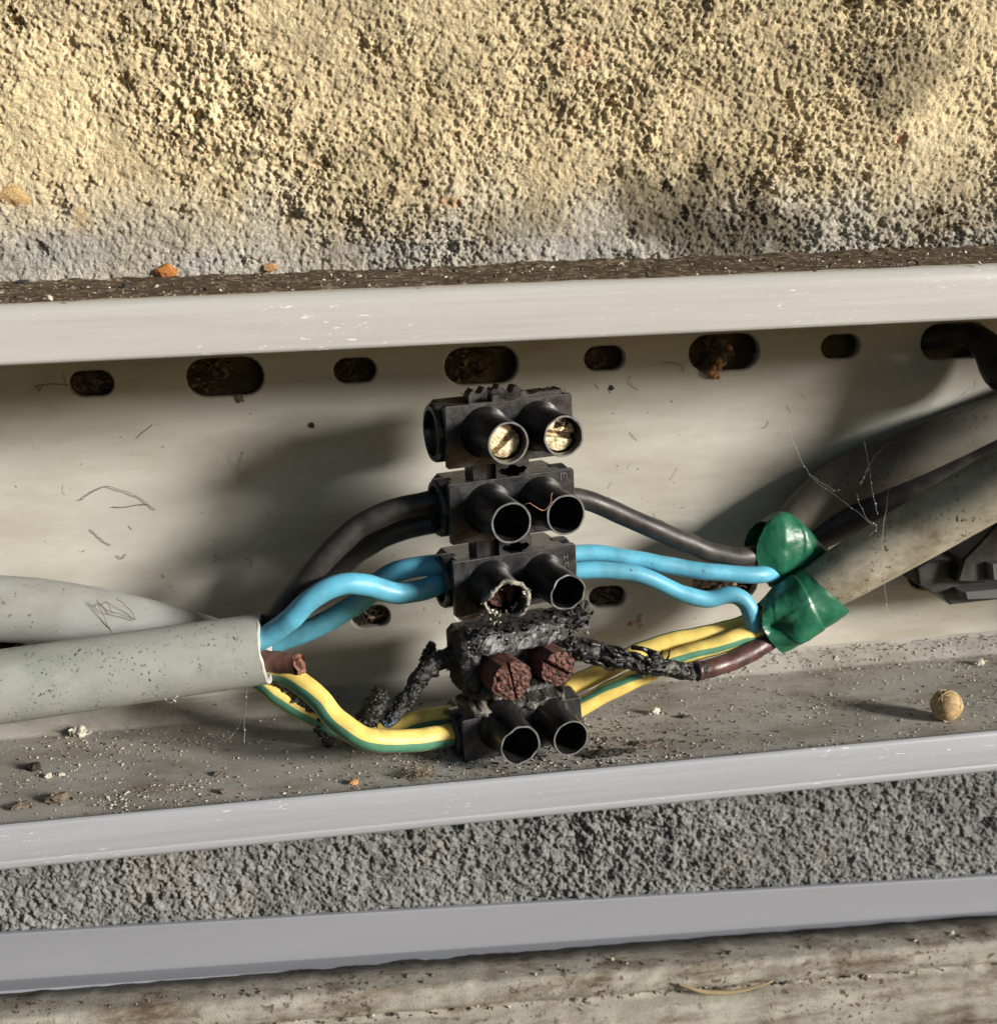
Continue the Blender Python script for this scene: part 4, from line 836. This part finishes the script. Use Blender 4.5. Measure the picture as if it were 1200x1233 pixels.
crumb(788, 860, 15, M['grain_pale'], 'knobbly white bit on the floor right of the terminal strip', sq=(1.0, .6, 1), amp=.9)
crumb(823, 864, 12, M['grain_dark'], 'black flake on the floor right of the knobbly white bit', sq=(1.2, .7, .5), amp=.9, name='soot_flake', cat='flake')
crumb(780, 897, 22, M['grain_brown'], 'brown speck pair near the lip right of the lowest barrel', sq=(1.6, .6, .45), amp=.9)
crumb(725, 910, 34, M['grain_dark'], 'long black flake beside the lowest right barrel', sq=(1.6, .5, .28), amp=1.0, name='soot_flake', cat='flake')
crumb(757, 905, 18, M['grain_dark'], 'thin black flake between the lowest barrel and the brown speck', sq=(1.5, .5, .35), amp=1.0, name='soot_flake', cat='flake')
crumb(1005, 800, 15, M['grain_pale'], 'tan crumb by the back corner below the green tape', sq=(1, .7, 1.2), amp=.8)
crumb(1178, 800, 13, M['grain_pale'], 'pale crumb on the floor near the right edge')
crumb(760, 752, 7, M['grain_orange'], 'rust red fleck on the panel right of the burnt terminal', Y=-.2, amp=.4, sq=(1, .3, 1), name='rust_fleck', cat='fleck')
crumb(772, 750, 20, M['web'], 'scrap of white silk on the panel beside the rust red fleck', Y=-.2, amp=.9, sq=(.5, .12, 1.1), name='silk_scrap', cat='silk')
crumb(375, 512, 9, M['grain_dark'], 'small dark spot on the back panel below the upper slots', Y=-.1, amp=.5, sq=(1, .25, .9), name='dirt_spot', cat='spot')
crumb(736, 467, 8, M['grain_dark'], 'dark fly speck just right of the topmost terminal', Y=-.1, amp=.6, sq=(1, .3, 1), name='dirt_spot', cat='spot')
crumb(152, 347, 13, M['grain_dark'], 'small black pebble on the dirty top edge at the left', Z=ZTOP+.2, amp=.3, sq=(1.1, .9, .9), name='pebble', cat='pebble')
crumb(25, 345, 20, M['grain_dark'], 'black flake on the dirty top edge near the left corner', Z=ZTOP+.2, amp=.7, sq=(1.3, .7, .7), name='soot_flake', cat='flake')
crumb(288, 480, 13, M['grain_brown'], 'brown dirt drip under the left large upper slot', Y=-.1, amp=.4, sq=(1, .3, 1.1), name='dirt_drip', cat='dirt')

# seed with dry fibres, on the right of the floor
Ps = atz(1138, 866, ZF); rs = 18.5*mmpx(Ps); cs = Ps+np.array([0, 0, rs*.95])
seed_o = thing('seed_pod', 'round tan seed wrapped in dry fibres on the trunking floor at the right', 'seed', Ps)
mb = MB(); lump(mb, cs, rs, 2.2, .10, 4); mb.build('seed_body', M['seed'], seed_o)
mb = MB(); g = random.Random(9)
for k in range(17):
    ax = nrm((g.gauss(0, 1), g.gauss(0, 1), g.gauss(0, 1))); e1 = nrm(np.cross(ax, (.3, .5, .8))); e2 = np.cross(ax, e1); a0 = g.random()*6.28; ln = g.uniform(1, 2.8)
    P = np.array([cs+(e1*math.cos(a0+t*ln)+e2*math.sin(a0+t*ln)+ax*g.uniform(-.02, .02)+ax*.35*math.sin(t*3))/np.linalg.norm(e1*math.cos(a0+t*ln)+e2*math.sin(a0+t*ln)+ax*.35*math.sin(t*3))*rs*(1.02+.03*math.sin(t*9)) for t in np.linspace(0, 1, 18)])
    tube(mb, P, g.uniform(.03, .06), 5)
mb.build('fibres', M['fibre'], seed_o)

# stuff caught in the slots
def wad(cx, cz, w, h, cols, n, seed, label, sx=1.0):
    mb = MB(); g = random.Random(seed)
    for k in range(n*4): shard(mb, (cx+g.gauss(0, w*.27), 1.4+g.uniform(-.2, .9), cz+g.uniform(-h, h)/2), g.uniform(.2, .8), g, g.choice(cols), .25)
    for k in range(int(n*2.5)):
        a_ = np.array((cx+g.uniform(-w, w)/2*1.15, 1.0, cz+g.uniform(-h, h)/2)); b_ = a_+np.array((g.uniform(-2.5, 2.5), g.uniform(-.4, .4), g.uniform(-1.6, 1.6)))
        tube(mb, spline([a_, (a_+b_)/2+np.array((g.uniform(-.5, .5), -.2, g.uniform(-.5, .5))), b_], 8), g.uniform(.02, .05), 4, m=g.choice([0, 0, 1, 4]))
    o = mb.build('nest_wad', [M['hair'], M['grain_brown'], M['grain_dark'], M['grain_orange'], M['fibre_dull']], None, False)
    return tag(o, label, 'debris wad', 'wads of debris in the slots')
wad(0, 0, 5, 2.6, [1, 1, 2], 10, 3, 'brown fibrous wad filling the small upper slot nearest the left')
wad(18, 0, 6, 4.5, [1, 2, 2, 4], 16, 4, 'dark brown papery wad in the large upper slot at the left')
wad(39.3, 0, 3, 3, [2, 1], 6, 5, 'dark wad in the small upper slot left of the terminal strip')
wad(58, -.2, 8, 4.6, [1, 1, 4, 2], 20, 6, 'tan brown wad filling the large slot above the terminal strip')
wad(79, 0, 3, 3, [2, 1], 6, 7, 'dark wad in the small slot right above the terminal strip')
wad(97.5, .2, 5, 4.6, [1, 1, 2], 12, 8, 'brown wad in the large upper slot with the orange cocoon')
wad(LOW[1][0], LOW[1][2], 5, 3, [1, 2, 4], 8, 9, 'brown wad in the small lower slot between the left blue wires')
wad(LOW[2][0], LOW[2][2], 9, 4.4, [1, 4, 4], 16, 10, 'grey brown wad in the large lower slot behind the third terminal')
wad(LOW[3][0], LOW[3][2], 4, 3, [1, 2, 2], 8, 12, 'dark wad in the small lower slot right of the third terminal')
wad(LOW[0][0], LOW[0][2], 9, 4, [1, 1, 2], 14, 13, 'brown wad in the lower slot at the left edge')
wad(LOW[4][0], LOW[4][2], 8, 4, [1, 2, 4], 14, 14, 'brown wad seen between the two right blue wires')
mb = MB(); g = random.Random(31)
for k in range(34):
    t = k/33; P = at(868+8*math.sin(t*5)+g.uniform(-4, 4)*(.6+t), 408+46*t, -.4-.8*math.sin(t*3))
    lump(mb, P, g.uniform(.3, .75), k*.61, .7, 1, 0 if t > .55 or g.random() < .3 else 1, (1, .8, 1), g.random()*6)
o = mb.build('cocoon', [M['grain_orange'], M['grain_brown']], None); tag(o, 'crumbly orange cocoon hanging out of the upper slot above the black wire', 'cocoon')

# cobweb threads and hairs
def thread(name, paths, r, mat_, label, cat, beads=0, seed=1):
    mb = MB(); g = random.Random(seed)
    for pts in paths:
        P = px_path(pts, 26); P = P+np.array([[g.gauss(0, .02) for _ in range(3)] for _ in P])+(np.stack([fbm3(P, 1.1, 2, seed+q) for q in range(3)], 1)-.5)*np.array([.55, .2, .55]); tube(mb, P, r, 5)
        for k in range(beads):
            i = g.randrange(26); lump(mb, P[i], g.uniform(.08, .17), k*.7, .4, 1)
    return tag(mb.build(name, mat_, None), label, cat)
thread('cobweb', [[(942, 490, -4), (958, 540, -7), (975, 572, -9), (1010, 600, -13), (1050, 632, -18)], [(975, 572, -9), (1000, 588, -11), (1012, 590, -12)], [(1040, 528, -8), (1048, 580, -14), (1056, 618, -20)], [(1084, 545, -9), (1070, 590, -15), (1063, 640, -21), (1062, 665, -21), (1066, 720, -17), (1072, 745, -10)],
                  [(1078, 531, -6), (1062, 540, -8), (1046, 560, -11), (1036, 585, -14)], [(1030, 595, -15), (1042, 622, -20), (1056, 634, -21), (1046, 645, -21)]], .026, M['web'], 'fine beaded cobweb threads stretched above the slanting dusty cable', 'cobweb', 7, 2)
thread('cobweb', [[(1118, 502, -1), (1133, 483, -1.5), (1145, 485, -2), (1168, 466, -3)]], .03, M['web'], 'short kinked white thread on the panel below the last upper slot', 'cobweb', 1, 3)
thread('cobweb', [[(292, 548, -.5), (294, 565, -1), (291, 582, -.5)], [(277, 548, -.4), (288, 560, -.8), (305, 580, -.4)], [(294, 545, -.4), (293, 556, -.6), (290, 562, -.5)]], .03, M['web'], 'faint web strands on the back panel left of the black wires', 'cobweb', 1, 4)
thread('cobweb', [[(198, 840, -26), (206, 846, -27), (214, 838, -26)], [(202, 838, -26), (209, 842, -27), (212, 846, -27)]], .03, M['web'], 'tiny curl of white silk under the speckled cable', 'cobweb', 2, 5)
thread('cobweb', [[(300, 815, -24), (296, 850, -18), (295, 895, -20)], [(270, 895, -14), (284, 880, -12), (297, 852, -18)]], .03, M['web'], 'dusty web threads hanging below the cut end of the speckled cable', 'cobweb', 6, 6)
thread('fibre_hair', [[(95, 603, -.3), (125, 586, -.5), (160, 595, -.4), (187, 613, -.3)], [(135, 610, -.3), (160, 609, -.3), (178, 607, -.3)]], .055, M['hair'], 'thin dark hair bent like a roof on the back panel at the left', 'hair', 0, 7)
thread('fibre_hair', [[(110, 637, -.3), (120, 648, -.3), (134, 657, -.3)], [(142, 670, -.3), (148, 673, -.3), (152, 667, -.3)]], .055, M['hair'], 'short broken dark hair on the panel above the rear grey cable', 'hair', 0, 8)
thread('fibre_hair', [[(295, 672, -.3), (303, 676, -.4), (301, 684, -.3)]], .05, M['hair'], 'little dark hook shaped fibre on the panel near the left wires', 'hair', 0, 9)
thread('fibre_hair', [[(117, 722, -12.2), (124, 742, -13), (134, 762, -13)], [(118, 724, -12), (132, 735, -13), (163, 746, -13)], [(140, 720, -12), (152, 730, -12.6), (164, 745, -12.6)], [(120, 730, -12), (128, 726, -12), (136, 738, -12.6)]], .06, M['hair'], 'tangle of dark fibres on the pale rear cable at the left', 'hair', 0, 10)
thread('fibre_hair', [[(42, 465, -.3), (62, 462, -.4), (82, 463, -.3)], [(44, 464, -.3), (48, 470, -.3), (52, 462, -.3)]], .07, M['hair'], 'dark fibre beside the small upper slot nearest the left', 'hair', 0, 11)
thread('fibre_hair', [[(797, 438, -.3), (810, 436, -.4), (822, 440, -.3), (823, 447, -.3)]], .05, M['hair'], 'thin dark hair on the panel left of the orange cocoon', 'hair', 0, 12)
thread('straw', [[(215, 330, -8), (235, 328, -12), (262, 327, -9)], [(225, 333, -10), (246, 332, -12), (270, 330, -10)]], .07, M['hair'], 'dark straw lying on the dirty top edge beside the orange stone', 'straw', 0, 13) if False else None
